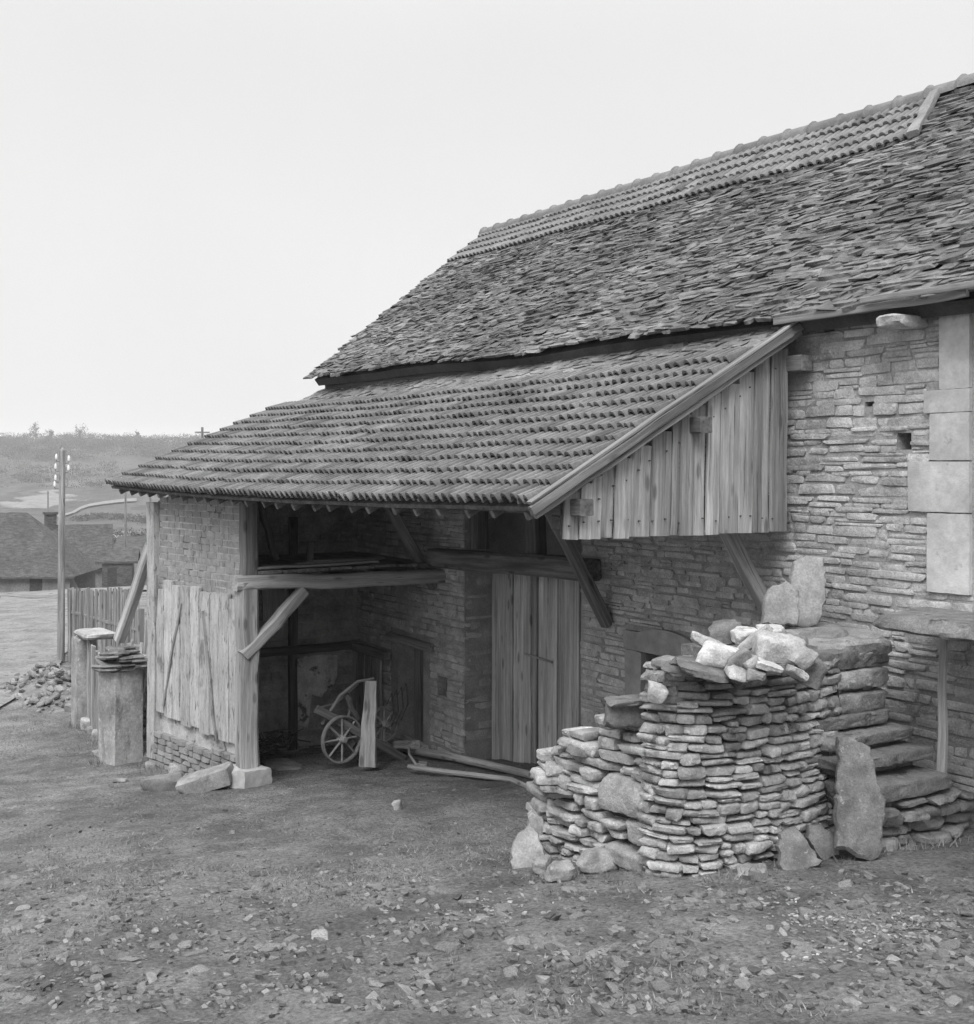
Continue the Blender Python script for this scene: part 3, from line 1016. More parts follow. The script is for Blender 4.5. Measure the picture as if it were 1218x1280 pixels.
for (p, q) in (((216, 885), (240, 755)), ((284, 930), (268, 765)), ((205, 780), (208, 720))):
    a = FP((p[0] - 196) / 112 * LU, at(*p, f=14 - 1.6 * (p[0] - 196) / 112).z, .065); b = FP((q[0] - 196) / 112 * LU, at(*q, f=14 - 1.6 * (q[0] - 196) / 112).z, .065)
    timber(mb, a, b, .03, .024, up=dn, tone=.6)
mb.build('diagonal_lath', M['limewash'], FW)
mb = MB()
masonry(mb, lambda u, v: (FP(u, v, .07), du, Z, dn), .0, LU - .05, -3.75, -2.7, (.06, .07), (.18, .23), gap=.013, depth=.12, relief=.008, rough=.06, k=10, tone=(.75, 1.15), tilt=.02, wob=.015, n=(2, 1, 2), split=0,
        keep=lambda u, v: v < -2.98 + .02 * u)
mb.build('brick_plinth', M['brick'], FW)
# end wall of the shed (seen inside through the opening)
mb = MB()
box(mb, (-14.2, 4.2, -4), (-14.02, YW + .0, -.4))
vs = []
mb.add([(-14.02, 4.2, -.4), (-14.02, YW, -.4), (-14.02, YW, .85), (-14.2, 4.2, -.4), (-14.2, YW, -.4), (-14.2, YW, .85)], [(0, 1, 2), (5, 4, 3), (0, 2, 5, 3)])
EW = mb.build('end_wall', M['dirtwall'], SH, smooth=False)
mb = MB()
masonry(mb, lambda u, v: (Vector((-14.0, u, v)), Vector((0, 1, 0)), Z, Vector((1, 0, 0))), 4.3, YW - .05, -3.7, -.3, (.07, .12), (.16, .4), gap=.015, depth=.07, relief=.01, rough=.1, tone=(.75, 1.15), n=(4, 2, 2))
mb.build('end_masonry', M['dirtwall'], EW)
mb = MB()
a = at(372, 880, X=-13.98); b = at(421, 818, X=-13.98)
slab(mb, (-13.955, 0, 0), Vector((0, 1, 0)), Z, Vector((1, 0, 0)), [(a.y, a.z - .25), (a.y + .12, a.z - .3), (a.y + .16, a.z + .1), (a.y + .3, a.z + .05), (b.y - .05, a.z + .2), (b.y, a.z + .3), (b.y, b.z), (b.y - .2, b.z + .02), (a.y, b.z), (a.y - .01, a.z + .2)], .03, rough=.012, tone=1.5)
mb.build('plaster_patch', M['plaster'], EW)
mb = MB()
for px in (366, 316):
    p = at(px, 880, X=-13.95); timber(mb, (p.x, p.y, -3.6), (p.x, p.y, -.6), .09, .1, up=Vector((1, 0, 0)), tone=.9)
p = at(366, 812, X=-13.93); timber(mb, (p.x, 4.3, p.z), (p.x, YW, p.z), .09, .1, tone=.8)
mb.build('wall_stud', M['darkwood'], EW)
# loft floor
mb = MB()
for i in range(8):
    yy = 4.5 + i * .26
    timber(mb, (-14.0, yy + .13, -1.06), (-11.8, yy + .13, -1.055), .24, .03, tone=R.uniform(1, 1.6), seg=3)
for yy in (4.9, 5.7, 6.3): timber(mb, (-14.0, yy, -1.13), (-11.95, yy, -1.13), .09, .1)
mb.build('loft_floor', M['darkwood'], SH)
mb = MB()
p = at(342, 745, X=-12.4); timber(mb, (p.x, p.y, -1.15), (p.x, p.y, -1.62), .26, .03, up=Vector((1, 0, 0)), tone=.85)
mb.build('hanging_board', M['wood'], SH)
# inner post strut left
for (a, b) in (((345, 700), (330, 645)), ((388, 712), (388, 690))):
    p = at(*a, X=-12.8); q = at(*b, X=-12.8)
    mb = MB(); timber(mb, p, q + (q - p) * .6, .07, .07, up=Vector((1, 0, 0)), tone=1.3); mb.build('strut', M['darkwood'], SH)

# boards lying on the loft
ld = [((318, 722), (470, 719), .9, 'long pale board lying along the loft beam and jutting past it'), ((325, 716), (400, 712), 1.2, 'short board on the loft nearest the corner post'),
      ((372, 717), (430, 714), 1.0, 'thin dark board lying across the middle of the loft'), ((390, 712), (478, 722), .8, 'slanting slat resting on the loft beam towards the wall')]
for i, (a, b, tn, lab) in enumerate(ld):
    X = PX.x - .02 - .1 * i
    p = at(*a, X=X); q = at(*b, X=X)
    p.z = -1.055 + .02 * i if i else -1.02; q.z = p.z + (.02 if i != 3 else -.0)
    mb = MB(); timber(mb, p, q, .14, .022, tone=tn, wob=.004)
    tag(mb.build('loose_board', M['greywood'] if tn > 1 else M['wood'], origin=p), lab, 'board', 'boards lying on the shed loft')

# ------------------------------------------------------------------ dry stone wall with its loose stones
DW = thing('dry_stone_wall', 'rounded dry stone wall of stacked flat limestone with a lower wing', 'stone wall', (-5.6, 4.9, -2.3))
path = [Vector(p) for p in ((-5.63, 4.44, 0), (-5.52, 4.43, 0), (-5.36, 4.5, 0), (-5.25, 4.7, 0), (-5.2, 5.0, 0), (-5.21, 5.38, 0), (-5.3, 5.72, 0), (-5.44, 6.02, 0), (-5.66, 6.18, 0))]


def pathmap(path, batter, zref):
    cum = [0]
    for a, b in zip(path, path[1:]): cum.append(cum[-1] + (b - a).length)

    def mp(u, v):
        u = max(0, min(cum[-1] - 1e-4, u))
        i = max(k for k in range(len(cum) - 1) if cum[k] <= u)
        t = (u - cum[i]) / (cum[i + 1] - cum[i])
        p = path[i].lerp(path[i + 1], t)

        def dr(k):
            a = path[max(0, k - 1)]; b = path[min(len(path) - 1, k + 1)]
            return (b - a).normalized()
        d = dr(i).lerp(dr(i + 1), t).normalized()
        N = Vector((d.y, -d.x, 0))
        return p - N * batter * (v - zref) + Z * v, d, Z, N
    return mp, cum[-1]


mpR, LRn = pathmap(path, .035, -2.3)


def topR(u): return -1.17 + .03 * math.sin(u * 3) - .12 * max(0, (u - 1.55)) - (.2 if u < .08 else .12 if u < .18 else .05 if u < .3 else 0)


mb = MB()
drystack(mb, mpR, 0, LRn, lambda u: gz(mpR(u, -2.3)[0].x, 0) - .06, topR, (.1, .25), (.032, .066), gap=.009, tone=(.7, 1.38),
         tonef=lambda u, v: (1 - .22 * max(0, min(1, (u - 1.3) / .5))) * (1 - .3 * max(0, min(1, (v + 1.36) / .1))) * (1 - .28 * max(0, min(1, 1.5 * nz(u * 2.6, v * 3.2, 21)))))  # shade painted into the right end; darker mossy top and patches
mb.build('round_end', M['dry'], DW)
wing = [Vector(p) for p in ((-6.6, 4.62, 0), (-6.72, 4.5, 0), (-6.7, 4.4, 0), (-6.3, 4.42, 0), (-5.9, 4.46, 0), (-5.6, 4.5, 0))]
mpL, LL = pathmap(wing, .08, -2.4)


def topL(u):
    e = LL - u
    T = ((0, -1.5), (.27, -1.55), (.4, -1.67), (.53, -1.74), (.82, -1.87), (1.12, -1.97), (3, -2.05))
    for (e0, z0_), (e1, z1_) in zip(T, T[1:]):
        if e <= e1: return z0_ + (z1_ - z0_) * max(0, e - e0) / (e1 - e0)
    return -2


big = []
for (a, b, c, d) in ((740, 976, 808, 1024), (772, 1028, 806, 1062), (750, 1062, 806, 1090)):
    p = at((a + b) / 2 if False else (a + c) / 2, (b + d) / 2, Y=4.44)
    x0 = at(a, b, Y=4.44).x; x1 = at(c, b, Y=4.44).x
    u0 = LL - (-5.6 - x0); u1 = LL - max(0.0, (-5.6 - x1)) if x1 < -5.6 else LL
    big.append((u0, u1, at((a + c) / 2, d, Y=4.44).z, at((a + c) / 2, b, Y=4.44).z))
mb = MB()
drystack(mb, mpL, 0, LL, lambda u: gz(mpL(u, -2.4)[0].x, 0) - .06, topL, (.12, .3), (.038, .075), gap=.009, relief=.025, tone=(.74, 1.28), tilt=.08, holes=big)
for q in big:
    p, U, V, N = mpL((q[0] + q[1]) / 2, (q[2] + q[3]) / 2)
    stone(mb, p - N * .07, U, V, N, (q[1] - q[0]) / 2 - .004, (q[3] - q[2]) / 2 - .004, .11, k=6, rough=.12, n=(14, 10, 4), tone=R.uniform(.72, .85), fine=.012, chips=5, dis=.012, fr=10)
mb.build('low_wing', M['dry'], DW)
# rubble core, coloured near black to put shade in the gaps between stones
mb = MB()
vs = []; fs = []
for mp, L_, top in ((mpR, LRn, topR), (mpL, LL, topL)):
    n = 26; b0 = len(vs)
    for i in range(n + 1):
        u = L_ * i / n
        for v in (-2.75, top(u) - .1):
            p, U, V, N = mp(u, v); vs.append((p - N * .1)[:])
        p, U, V, N = mp(u, top(u) - .1); vs.append((p - N * .42 + Z * .03)[:])
    for i in range(n):
        a = b0 + i * 3; fs += [(a, a + 3, a + 4, a + 1), (a + 1, a + 4, a + 5, a + 2)]
mb.add(vs, fs)
# filling behind, up to the steps and the house wall
vs = []
for x in np.linspace(-6.75, -5.35, 12):
    for yy in np.linspace(4.75, 6.6, 12):
        z = -1.3 + .06 * nz(x * 4, yy * 4, 1)
        if x < -5.95 and yy < 5.6: z = min(z, -2.05 + .5 * max(0, (x + 6.3)) / .4)
        if x > -5.62 and yy > 5.8: z -= .9
        if yy > 6.15: z -= .9
        vs.append((x, yy, z))
mb.add(vs, [(i * 12 + j, (i + 1) * 12 + j, (i + 1) * 12 + j + 1, i * 12 + j + 1) for i in range(11) for j in range(11)])
mb.build('rubble_core', M['core'], DW)
# dark flat stones heaped on the top of the wing/left shoulder: capping courses
mb = MB()
masonry(mb, mpR, .2, .75, -1.24, -1.05, (.03, .045), (.12, .24), gap=.006, depth=.24, relief=.03, rough=.24, tone=(.35, .6), tilt=.12, n=(6, 4, 3), keep=lambda u, v: v < -1.2 + .1 * math.sin(max(0, min(1, (u - .15) / .6)) * math.pi))
mb.build('capping_stones', M['dry'], DW)


def lone(name, lab, cat, c, size, rot, tone, m='loose', k=4, rough=.3, n=(7, 6, 5), group=None, fine=.05):
    mb = MB()
    from mathutils import Euler
    E = Euler([math.radians(q) for q in rot]).to_matrix()
    U, V, W_ = E @ Vector((1, 0, 0)), E @ Vector((0, 1, 0)), E @ Z
    stone(mb, Vector(c), U, V, W_, size[0] / 2, size[1] / 2, size[2] / 2, k=k + 3, rough=rough, n=tuple(q + 3 for q in n), tone=tone, fine=fine * .6, chips=7, dis=min(size) * .12, fr=1.2 / max(.03, min(size)))
    return tag(mb.build(name, M[m], origin=c), lab, cat, group)


# loose stones on top, placed on the wall head (camera depth 6.7 .. 7.3)
VD = math.degrees(math.atan2(SA, -CA)) - 90   # yaw whose U axis runs across the view
top = [  # px, py, f, wid px, hei px, roll deg, tone, label
    (885, 803, 7.15, 44, 14, -24, 1.35, 'slim pale stone tilted at the left of the loose heap'),
    (906, 822, 6.9, 56, 26, -16, 1.4, 'long pale stone sloping down over the left wall edge'),
    (906, 792, 7.35, 34, 26, 5, .75, 'dull grey block behind the pale stones on the heap'),
    (932, 794, 7.2, 34, 18, 4, 1.45, 'bright crumbly stone standing at the crest of the heap'),
    (942, 800, 7.0, 46, 13, 38, 1.3, 'narrow stone propped up at a steep slant in the heap'),
    (963, 790, 7.2, 34, 17, -6, 1.2, 'pale square stone at the top right of the heap'),
    (975, 813, 6.85, 62, 36, -6, 1.15, 'largest pale boulder capping the right of the wall'),
    (997, 818, 6.85, 30, 28, -35, 1.0, 'rough stone wedged at the right end of the big boulder'),
    (925, 826, 6.8, 26, 30, -50, .8, 'dark upright stone wedged at the middle of the heap'),
    (936, 831, 6.75, 20, 18, 20, 1.05, 'small rounded stone below the slanting narrow stone'),
    (962, 833, 6.7, 34, 9, -16, 1.4, 'thin white chip below the big boulder'),
    (924, 842, 6.7, 34, 16, -22, 1.2, 'pale flat stone hanging over the middle wall edge'),
    (946, 843, 6.68, 26, 12, -8, .8, 'dark squarish stone on the middle wall edge'),
    (996, 842, 6.75, 24, 10, -32, 1.45, 'thin white chip sliding off the right wall edge'),
    (985, 795, 7.3, 40, 10, -14, .9, 'thin grey slab lying behind the big boulder'),
    (1012, 838, 6.95, 34, 34, -30, .55, 'dark mossy stone at the right shoulder of the wall'),
    (866, 828, 7.0, 46, 10, -8, .45, 'dark thin slate topmost on the left shoulder'),
    (856, 838, 6.9, 56, 9, -3, .5, 'wide dark slate under the topmost slate'),
    (880, 838, 6.8, 60, 12, -14, .6, 'dark slate under the long pale stone'),
]
for px, py, f, w_, h_, ro, tn, lab in top:
    c = at(px, py, f=f)
    lone('loose_stone', lab, 'stone', c, (w_ / F * f * 1.02, .16 + .05 * R.random(), h_ / F * f), (R.uniform(-6, 6), -ro, VD + R.uniform(-12, 12)), tn * (1.35 if tn > 1 else 1), k=4.5, rough=.26, group='loose stones heaped on the dry stone wall')
for px, py, f, w_, h_, ro, tn, lab in ((782, 893, 7.3, 48, 34, 2, .5, 'dark rough boulder sitting on the stepped wing'), (790, 876, 7.25, 60, 10, 3, .45, 'thin dark slate lying above the dark boulder'),
                                       (821, 866, 6.95, 20, 22, -10, 1.3, 'pale squarish stone at the left edge of the wall head'), (738, 938, 7.7, 60, 16, -8, .7, 'grey flat stone lying on the lowest part of the wing')):
    lone('loose_stone', lab, 'stone', at(px, py, f=f), (w_ / F * f, .2, h_ / F * f), (0, -ro, VD), tn, k=4.5, rough=.25, group='loose stones heaped on the dry stone wall')

# upright and leaning stones
def leaning(name, lab, cat, px_outline, base_f, lean, th, m, tone, rough=.014, side=0.0, dens=.03):
    """outline given in survey readings at depth base_f; rebuilt as a leaning slab of real thickness"""
    pts = [at(x, y, f=base_f) for x, y in px_outline]
    b = min(pts, key=lambda p: p.z)
    Rt = Vector((SA, CA, 0)); Fw = Vector((-CA, SA, 0))
    Rt2 = (Rt * math.cos(side) + Fw * math.sin(side))
    Fw2 = (Fw * math.cos(side) - Rt * math.sin(side))
    Vv = (Z * math.cos(lean) + Fw2 * math.sin(lean))
    Nn = (Z * math.sin(lean) - Fw2 * math.cos(lean))
    ol = []
    for p in pts:
        d = p - b
        ol.append((d.dot(Rt) / math.cos(side), d.z / math.cos(lean) * 1.0))
    mb = MB(); slab(mb, b, Rt2, Vv, Nn, ol, th, rough, tone, dens)
    return tag(mb.build(name, M[m], origin=b), lab, cat)


leaning('leaning_slab', 'tall dark rough slab propped upright between dry wall and steps', 'stone slab', [(1047, 1062), (1049, 1010), (1056, 960), (1057, 926), (1075, 929), (1097, 940), (1101, 960), (1106, 990), (1113, 1005), (1109, 1030), (1105, 1062), (1096, 1077), (1075, 1071)], 6.98, .2, .07, 'darkslab', 1.0)
leaning('pointed_stone', 'heart shaped grey stone leaning on the foot of the dry wall', 'stone', [(977, 1088), (975, 1062), (981, 1046), (998, 1038), (1008, 1046), (1017, 1062), (1032, 1080), (1010, 1088), (985, 1093)], 6.85, .35, .08, 'darkslab', 1.1)
leaning('pointed_stone', 'smaller grey stone tilted behind the heart shaped stone', 'stone', [(1013, 1050), (1016, 1036), (1030, 1035), (1046, 1046), (1056, 1058), (1050, 1070), (1033, 1079), (1022, 1068)], 7.1, .3, .08, 'darkslab', .95)
leaning('upright_stone', 'rounded pale stone standing at the left end of the wing', 'stone', [(638, 1092), (641, 1062), (650, 1046), (664, 1034), (676, 1046), (681, 1072), (672, 1090), (655, 1096)], 7.55, .25, .12, 'paleslab', 1.15)
leaning('upright_stone', 'narrow upright stone set in the corner of the wing', 'stone', [(660, 1075), (660, 1022), (668, 1018), (680, 1022), (682, 1070), (672, 1080)], 7.85, .05, .12, 'paleslab', 1.1)
for px, py, w_, h_, lab in ((678, 1082, 22, 16, 'small stone wedged beside the rounded upright stone'), (700, 1088, 30, 22, 'pale lump at the foot of the wing'), (748, 1076, 44, 26, 'pale footing stone jutting from the wing'),
                            (940, 1092, 40, 12, 'flat pale chip lying under the heart shaped stone')):
    p = onground(px, py + h_ * .4); f = -CA * p.x + SA * p.y
    lone('foot_stone', lab, 'stone', p + Z * h_ / F * f * .35, (w_ / F * f, .14, h_ / F * f), (R.uniform(-8, 8), R.uniform(-8, 8), VD + R.uniform(-20, 20)), 1.1)
# slabs leaning on the house wall
for ol, lab, m, tn, f in (([(985, 782), (987, 745), (996, 704), (1008, 697), (1034, 697), (1037, 720), (1034, 752), (1028, 776), (1014, 782)], 'tall pale slab leaning against the farmhouse wall above the steps', 'paleslab', 1.15, 8.35),
                          ([(953, 780), (960, 742), (968, 733), (988, 728), (1002, 740), (1000, 782)], 'shorter mottled slab standing in front of the tall leaning slab', 'paleslab', 1.0, 8.2)):
    leaning('wall_slab', lab, 'stone slab', ol, f, .18, .07, m, tn)

# ------------------------------------------------------------------ stone steps and landing
ST = thing('stone_steps', 'worn stone steps climbing beside the dry wall to the landing', 'steps', (-5.3, 5.9, -2.35))
steps = [  # px left, px right, top py, bottom py, X of riser, depth of tread
    (1104, 1190, 975, 1006, -4.98, .3), (1092, 1168, 940, 962, -5.1, .3), (1066, 1140, 915, 938, -5.22, .3), (1040, 1113, 893, 917, -5.32, .3),
    (1040, 1112, 866, 891, -5.36, .35), (1020, 1112, 839, 864, -5.36, .4), (1015, 1115, 812, 838, -5.38, .5)]
for a, b, c, d, X, dp in steps:
    p = at(a, c, X=X); q = at(b, d, X=X)
    zt = at((a + b) / 2, c, X=X).z; zb_ = at((a + b) / 2, d, X=X).z
    mb = MB()
    ym0, ym1 = min(p.y, 5.55), q.y
    up_ = c in (866, 839, 812)
    hh = (zt - zb_) * (.93 if up_ else .68)
    stone(mb, Vector((X - dp / 2, (ym0 + ym1) / 2, zt - hh / 2)), Vector((0, 1, 0)), Z, Vector((1, 0, 0)), (ym1 - ym0) / 2, hh / 2, dp / 2, k=20, rough=.12, n=(24, 7, 9), tone=R.uniform(.42, .64) * (1.5 if c in (839,) else 1), fine=.03, chips=4, chip=(.88, .98), dis=.016, fr=8)
    stone(mb, Vector((X - dp / 2 - .05, (ym0 + ym1) / 2, (zt + zb_) / 2 - .01)), Vector((0, 1, 0)), Z, Vector((1, 0, 0)), (ym1 - ym0) / 2 - .03, (zt - zb_) / 2, dp / 2 - .02, k=16, rough=.1, n=(16, 3, 3), tone=.4, fine=.05)
    mb.build('step', M['dry'], ST)
mb = MB()
for i, (y0_, y1_, z0_, z1_) in enumerate(((5.8, 6.17, -2.6, -1.17),)):
    masonry(mb, lambda u, v: (Vector((-5.42 + .28 * max(0, min(1, (-1.75 - v) / .5)), u, v)), Vector((0, 1, 0)), Z, Vector((1, 0, 0))), y0_, y1_, z0_, z1_, (.05, .09), (.12, .3), depth=.2, relief=.02, rough=.14, tone=(.5, .9), n=(4, 3, 3))
drystack(mb, lambda u, v: (Vector((-4.95 + .03 * nz(u * 5, v * 5, 2), u, v)), Vector((0, 1, 0)), Z, Vector((1, 0, 0))), 5.7, 6.6, lambda u: -2.45, lambda u: -2.02, (.1, .3), (.04, .1), depth=.22, relief=.045, rough=.25, tone=(.38, .75), tilt=.12, fine=.06, k=7, chips=5)
masonry(mb, lambda u, v: (Vector((u, 6.2, v)), Vector((1, 0, 0)), Z, Vector((0, 1, 0))), -6.2, -5.42, -2.5, -1.15, (.06, .1), (.14, .3), depth=.1, relief=.02, rough=.14, tone=(.5, .8), n=(3, 2, 2))
box(mb, (-6.5, 5.5, -2.7), (-5.58, 6.1, -1.2), .5)
mb.build('step_side', M['dry'], ST)
mb = MB()
stone(mb, Vector((-5.65, 6.0, -1.14)), Vector((0, 1, 0)), Z, Vector((1, 0, 0)), .3, .055, .26, k=6, rough=.2, n=(14, 5, 12), dis=.015, chips=7, tone=.7)
stone(mb, Vector((-6.1, 6.25, -1.13)), Vector((0, 1, 0)), Z, Vector((1, 0, 0)), .36, .05, .26, k=6, rough=.2, n=(14, 5, 12), dis=.015, chips=7, tone=.75)
stone(mb, Vector((-5.5, 6.15, -1.2)), Vector((0, 1, 0)), Vector((.15, 0, 1)), Vector((1, 0, 0)), .16, .07, .12, k=5, rough=.25, n=(6, 4, 4), tone=1.05)
mb.build('top_slab', M['dry'], ST)
for px, py, lab, s in ((1060, 800, 'broken dark slab lying at the head of the steps', (.4, .3, .07)), (1030, 796, 'flat grey stone beside the leaning slabs', (.3, .25, .06))):
    c = at(px, py, f=7.95); lone('loose_slab', lab, 'stone', c, s, (6, -8, VD + 20), .8)
LD = thing('landing', 'stone landing slab over a dark recess, held by a wooden prop', 'landing', (-4.8, 6.3, -1.1))
mb = MB()
a = at(1116, 772, Y=6.15)
stone(mb, Vector(((a.x - 3.3) / 2, 6.27, -.935)), Vector((1, 0, 0)), Z, Vector((0, -1, 0)), (-3.3 - a.x) / 2, .05, .39, k=12, rough=.1, n=(40, 5, 14), tone=.5, fine=.035, dis=.03, fr=8)
mb.build('landing_slab', M['dry'], LD)
mb = MB()
p0 = at(1177, 974, X=-5.06); p1 = Vector((p0.x + .01, p0.y + .02, -.99))
tube(mb, [p0, p0.lerp(p1, .3) + Vector((0, .008, 0)), p0.lerp(p1, .6) + Vector((0, -.012, 0)), p1], [.034, .031, .027, .026], 10, 1.1)
mb.build('prop', M['greywood'], LD)

# ------------------------------------------------------------------ things under the shed
def gp(px, py): return onground(px, py)


PW = at(428, 954, f=13.3)
CT = thing('hand_plough', 'old two wheeled iron plough with slanting handles under the shed', 'plough', (PW.x, PW.y, PW.z))


def wheel(c, r, nx, yaw, part, nsp=8, m='paleiron'):
    mb = MB()
    ax = Vector((math.cos(yaw), math.sin(yaw), 0)); si = Vector((-ax.y, ax.x, 0))
    ring = [c + si * math.cos(k * math.pi / 16) * r + Z * math.sin(k * math.pi / 16) * r for k in range(32)]
    vs, fs = [], []
    for k in range(32):
        d = (ring[k] - c).normalized()
        for o, w_ in ((d * .0, -.022), (d * .0, .022), (-d * .018, .022), (-d * .018, -.022)): vs.append((ring[k] + o + ax * w_)[:])
    for k in range(32):
        j = (k + 1) % 32
        for q in range(4): fs.append((k * 4 + q, j * 4 + q, j * 4 + (q + 1) % 4, k * 4 + (q + 1) % 4))
    mb.add(vs, fs)
    w = mb.build('wheel', M[m], CT)
    mb = MB()
    for k in range(nsp):
        a = 2 * math.pi * k / nsp + math.pi / 2
        tube(mb, [c + ax * .01, c + (si * math.cos(a) + Z * math.sin(a)) * (r - .01)], [.013, .011], 6, 1.25)
    mb.build('spokes', M[m], w)
    mb = MB(); tube(mb, [c - ax * .06, c - ax * .03, c + ax * .03, c + ax * .07], [.03, .045, .045, .028], 12, 1.3); mb.build('hub', M[m], w)
    return w


cw = at(427.5, 924, f=13.3)
wheel(cw, .255, None, math.radians(10), 'wheel')
c2 = at(480, 905, f=13.9)
wheel(c2, .2, None, math.radians(10), 'wheel')
mb = MB()
tube(mb, [cw, c2], .018, 8)
tube(mb, [cw + Z * .0, at(440, 880, f=13.5), at(432, 868, f=13.5)], .017, 6)
mb.build('axle', M['iron'], CT)
mb = MB()
timber(mb, at(396, 886, f=13.2), at(505, 948, f=13.7), .06, .09, tone=1.3)
timber(mb, at(432, 868, f=13.4), at(447, 900, f=13.5), .04, .05, tone=1.5)
mb.build('frame_beam', M['darkwood'], CT)
for (pts, tn) in (([(403, 905), (425, 870), (447, 852), (468, 848)], 1.6), ([(398, 885), (420, 880), (448, 855)], 1.2)):
    mb = MB(); tube(mb, [at(x, y, f=13.35) for x, y in pts], [.02, .019, .017, .016], 7, tn) if len(pts) == 4 else tube(mb, [at(x, y, f=13.5) for x, y in pts], .016, 7, tn)
    mb.build('handle', M['darkwood'], CT)
mb = MB()
slab(mb, at(410, 905, f=13.45), Vector((SA, CA, 0)), Z, Vector((CA, -SA, 0)), [(0, 0), (.12, -.2), (.26, -.27), (.3, -.2), (.18, -.05), (.1, .05)], .02, .004)
mb.build('share', M['iron'], CT)
# curved tines behind
mb = MB()
for k in range(4):
    a = at(484 + 6 * k, 880 - 4 * k, f=13.9)
    tube(mb, [a, a + Vector((.02, .05, .12)), a + Vector((.0, .08, -.12)), a + Vector((-.05, .02, -.3))], .01, 5)
mb.build('tine', M['iron'], CT)

# upright plank
p = at(459, 958, f=13.0); q = at(464, 851, f=13.05)
mb = MB(); timber(mb, p, q, .19, .1, up=Vector((CA, -SA, 0)), seg=6, tone=1.0, taper=.62, wob=.008)
tag(mb.build('upright_plank', M['greywood'], origin=p), 'thick pale plank standing upright in front of the plough', 'plank')

# shafts on the ground
CS = thing('cart_shafts', 'pair of long wooden cart shafts lying on the ground by the door', 'cart shafts', gp(560, 950))
sp = [[(480, 922), (515, 940), (560, 946), (610, 956), (665, 968)], [(512, 958), (545, 962), (600, 968), (640, 972), (668, 984)]]
for pts, rr, tn, dz in ((sp[0], .05, 1.0, .1), (sp[1], .028, .95, .06)):
    mb = MB()
    P = []
    for i, (x, y) in enumerate(pts):
        g = gp(x, y + 8); P.append(g + Z * (dz * (1 - .5 * i / 4)))
    tube(mb, P, [rr, rr * .95, rr * .9, rr * .8, rr * .7], 9, tn)
    mb.build('shaft', M['wood'] if rr > .03 else M['greywood'], CS)
mb = MB()
a = gp(495, 945) + Z * .12; b = gp(520, 950) + Z * .16
timber(mb, a, b, .12, .09, tone=1.2); timber(mb, gp(503, 940) + Z * .17, gp(532, 948) + Z * .12, .09, .04, tone=1.6)
mb.build('crosspiece', M['wood'], CS)
mb = MB()
h = [(511, 940), (512, 952), (520, 962), (532, 960), (534, 954), (525, 950)]
tube(mb, [gp(x, y + 6) + Z * (.15 - .025 * i) for i, (x, y) in enumerate(h)], .014, 7, 1.6)
mb.build('iron_hoop', M['paleiron'], CS)

# dark brushwood and an old stool frame by the post
BW = gp(338, 945)
mb = MB()
for k in range(70):
    a = BW + Vector((R.gauss(-.05, .16), R.gauss(.1, .16), .03 + abs(R.gauss(0, .1))))
    d = Vector((R.uniform(-1, 1), R.uniform(-1, 1), R.uniform(-.3, .6))).normalized() * R.uniform(.12, .32)
    b = a + d
    if b.z < BW.z + .02: b.z = BW.z + .02
    tube(mb, [a, a.lerp(b, .5) + Vector((0, 0, R.uniform(-.02, .03))), b], [.011, .009, .005], 5, R.uniform(.7, 1.5))
tag(mb.build('brushwood_pile', M['darkwood'], origin=BW), 'low dark pile of brushwood just inside the corner post', 'brushwood', kind='stuff')
p = gp(352, 958)
mb = MB(); slab(mb, p + Z * .03, Vector((1, 0, 0)), Vector((0, 1, 0)), Z, [(-.3, -.12), (0, -.18), (.3, -.1), (.36, .1), (.1, .2), (-.25, .14)], .05, .012)
tag(mb.build('flat_slab', M['paleslab'], origin=p), 'flat pale slab lying on the floor by the corner post', 'stone slab')
p = gp(364, 930)
lone('rubble_stone', 'grey stone lying under the plaster patch', 'stone', p + Z * .08, (.3, .2, .18), (5, 8, 20), .8)

# ------------------------------------------------------------------ left side: blocks, pillars, gate, plank, fence, pole
p = gp(255, 985)
mb = MB(); stone(mb, at(258, 975, f=12.35), *[Vector(q).normalized() for q in ((SA * .95, CA * .95, .28), (-CA, SA, .1), (-.05, -.3, 1))], .27, .12, .085, k=30, rough=.08, n=(14, 7, 6), tone=.95, fine=.012, dis=.01, chips=3)
tag(mb.build('stone_block', M['paleslab'], origin=at(258, 975, f=12.35)), 'squared pale stone beam lying tilted beside the post footing', 'stone')
mb = MB(); stone(mb, at(205, 981, f=12.6), *[Vector(q).normalized() for q in ((SA, CA, .14), (-CA, SA, 0), (0, 0, 1))], .2, .13, .1, k=8, rough=.2, n=(12, 9, 7), tone=.72, fine=.02, dis=.015, chips=7)
tag(mb.build('stone_block', M['paleslab'], origin=at(205, 981, f=12.6)), 'rough darker stone block to the left of the squared beam', 'stone')
for px, py, w_, h_, lab in ((222, 962, 20, 12, 'small pale stone perched behind the two blocks'), (128, 942, 24, 10, 'short pale billet lying at the foot of the pillar'), (122, 918, 14, 14, 'white lump at the foot of the board gate'),
                            (110, 905, 16, 16, 'grey stone at the foot of the far pier'), (497, 1006, 12, 12, 'lone pale stone in the middle of the yard'), (150, 975, 16, 5, 'small white chip in front of the pillar')):
    g = onground(px, py + h_ * .5); f = -CA * g.x + SA * g.y
    lone('yard_stone', lab, 'stone', g + Z * h_ / F * f * .4, (w_ / F * f, .1, h_ / F * f), (R.uniform(-10, 10), R.uniform(-10, 10), VD + R.uniform(-25, 25)), 1.15, n=(6, 5, 4))

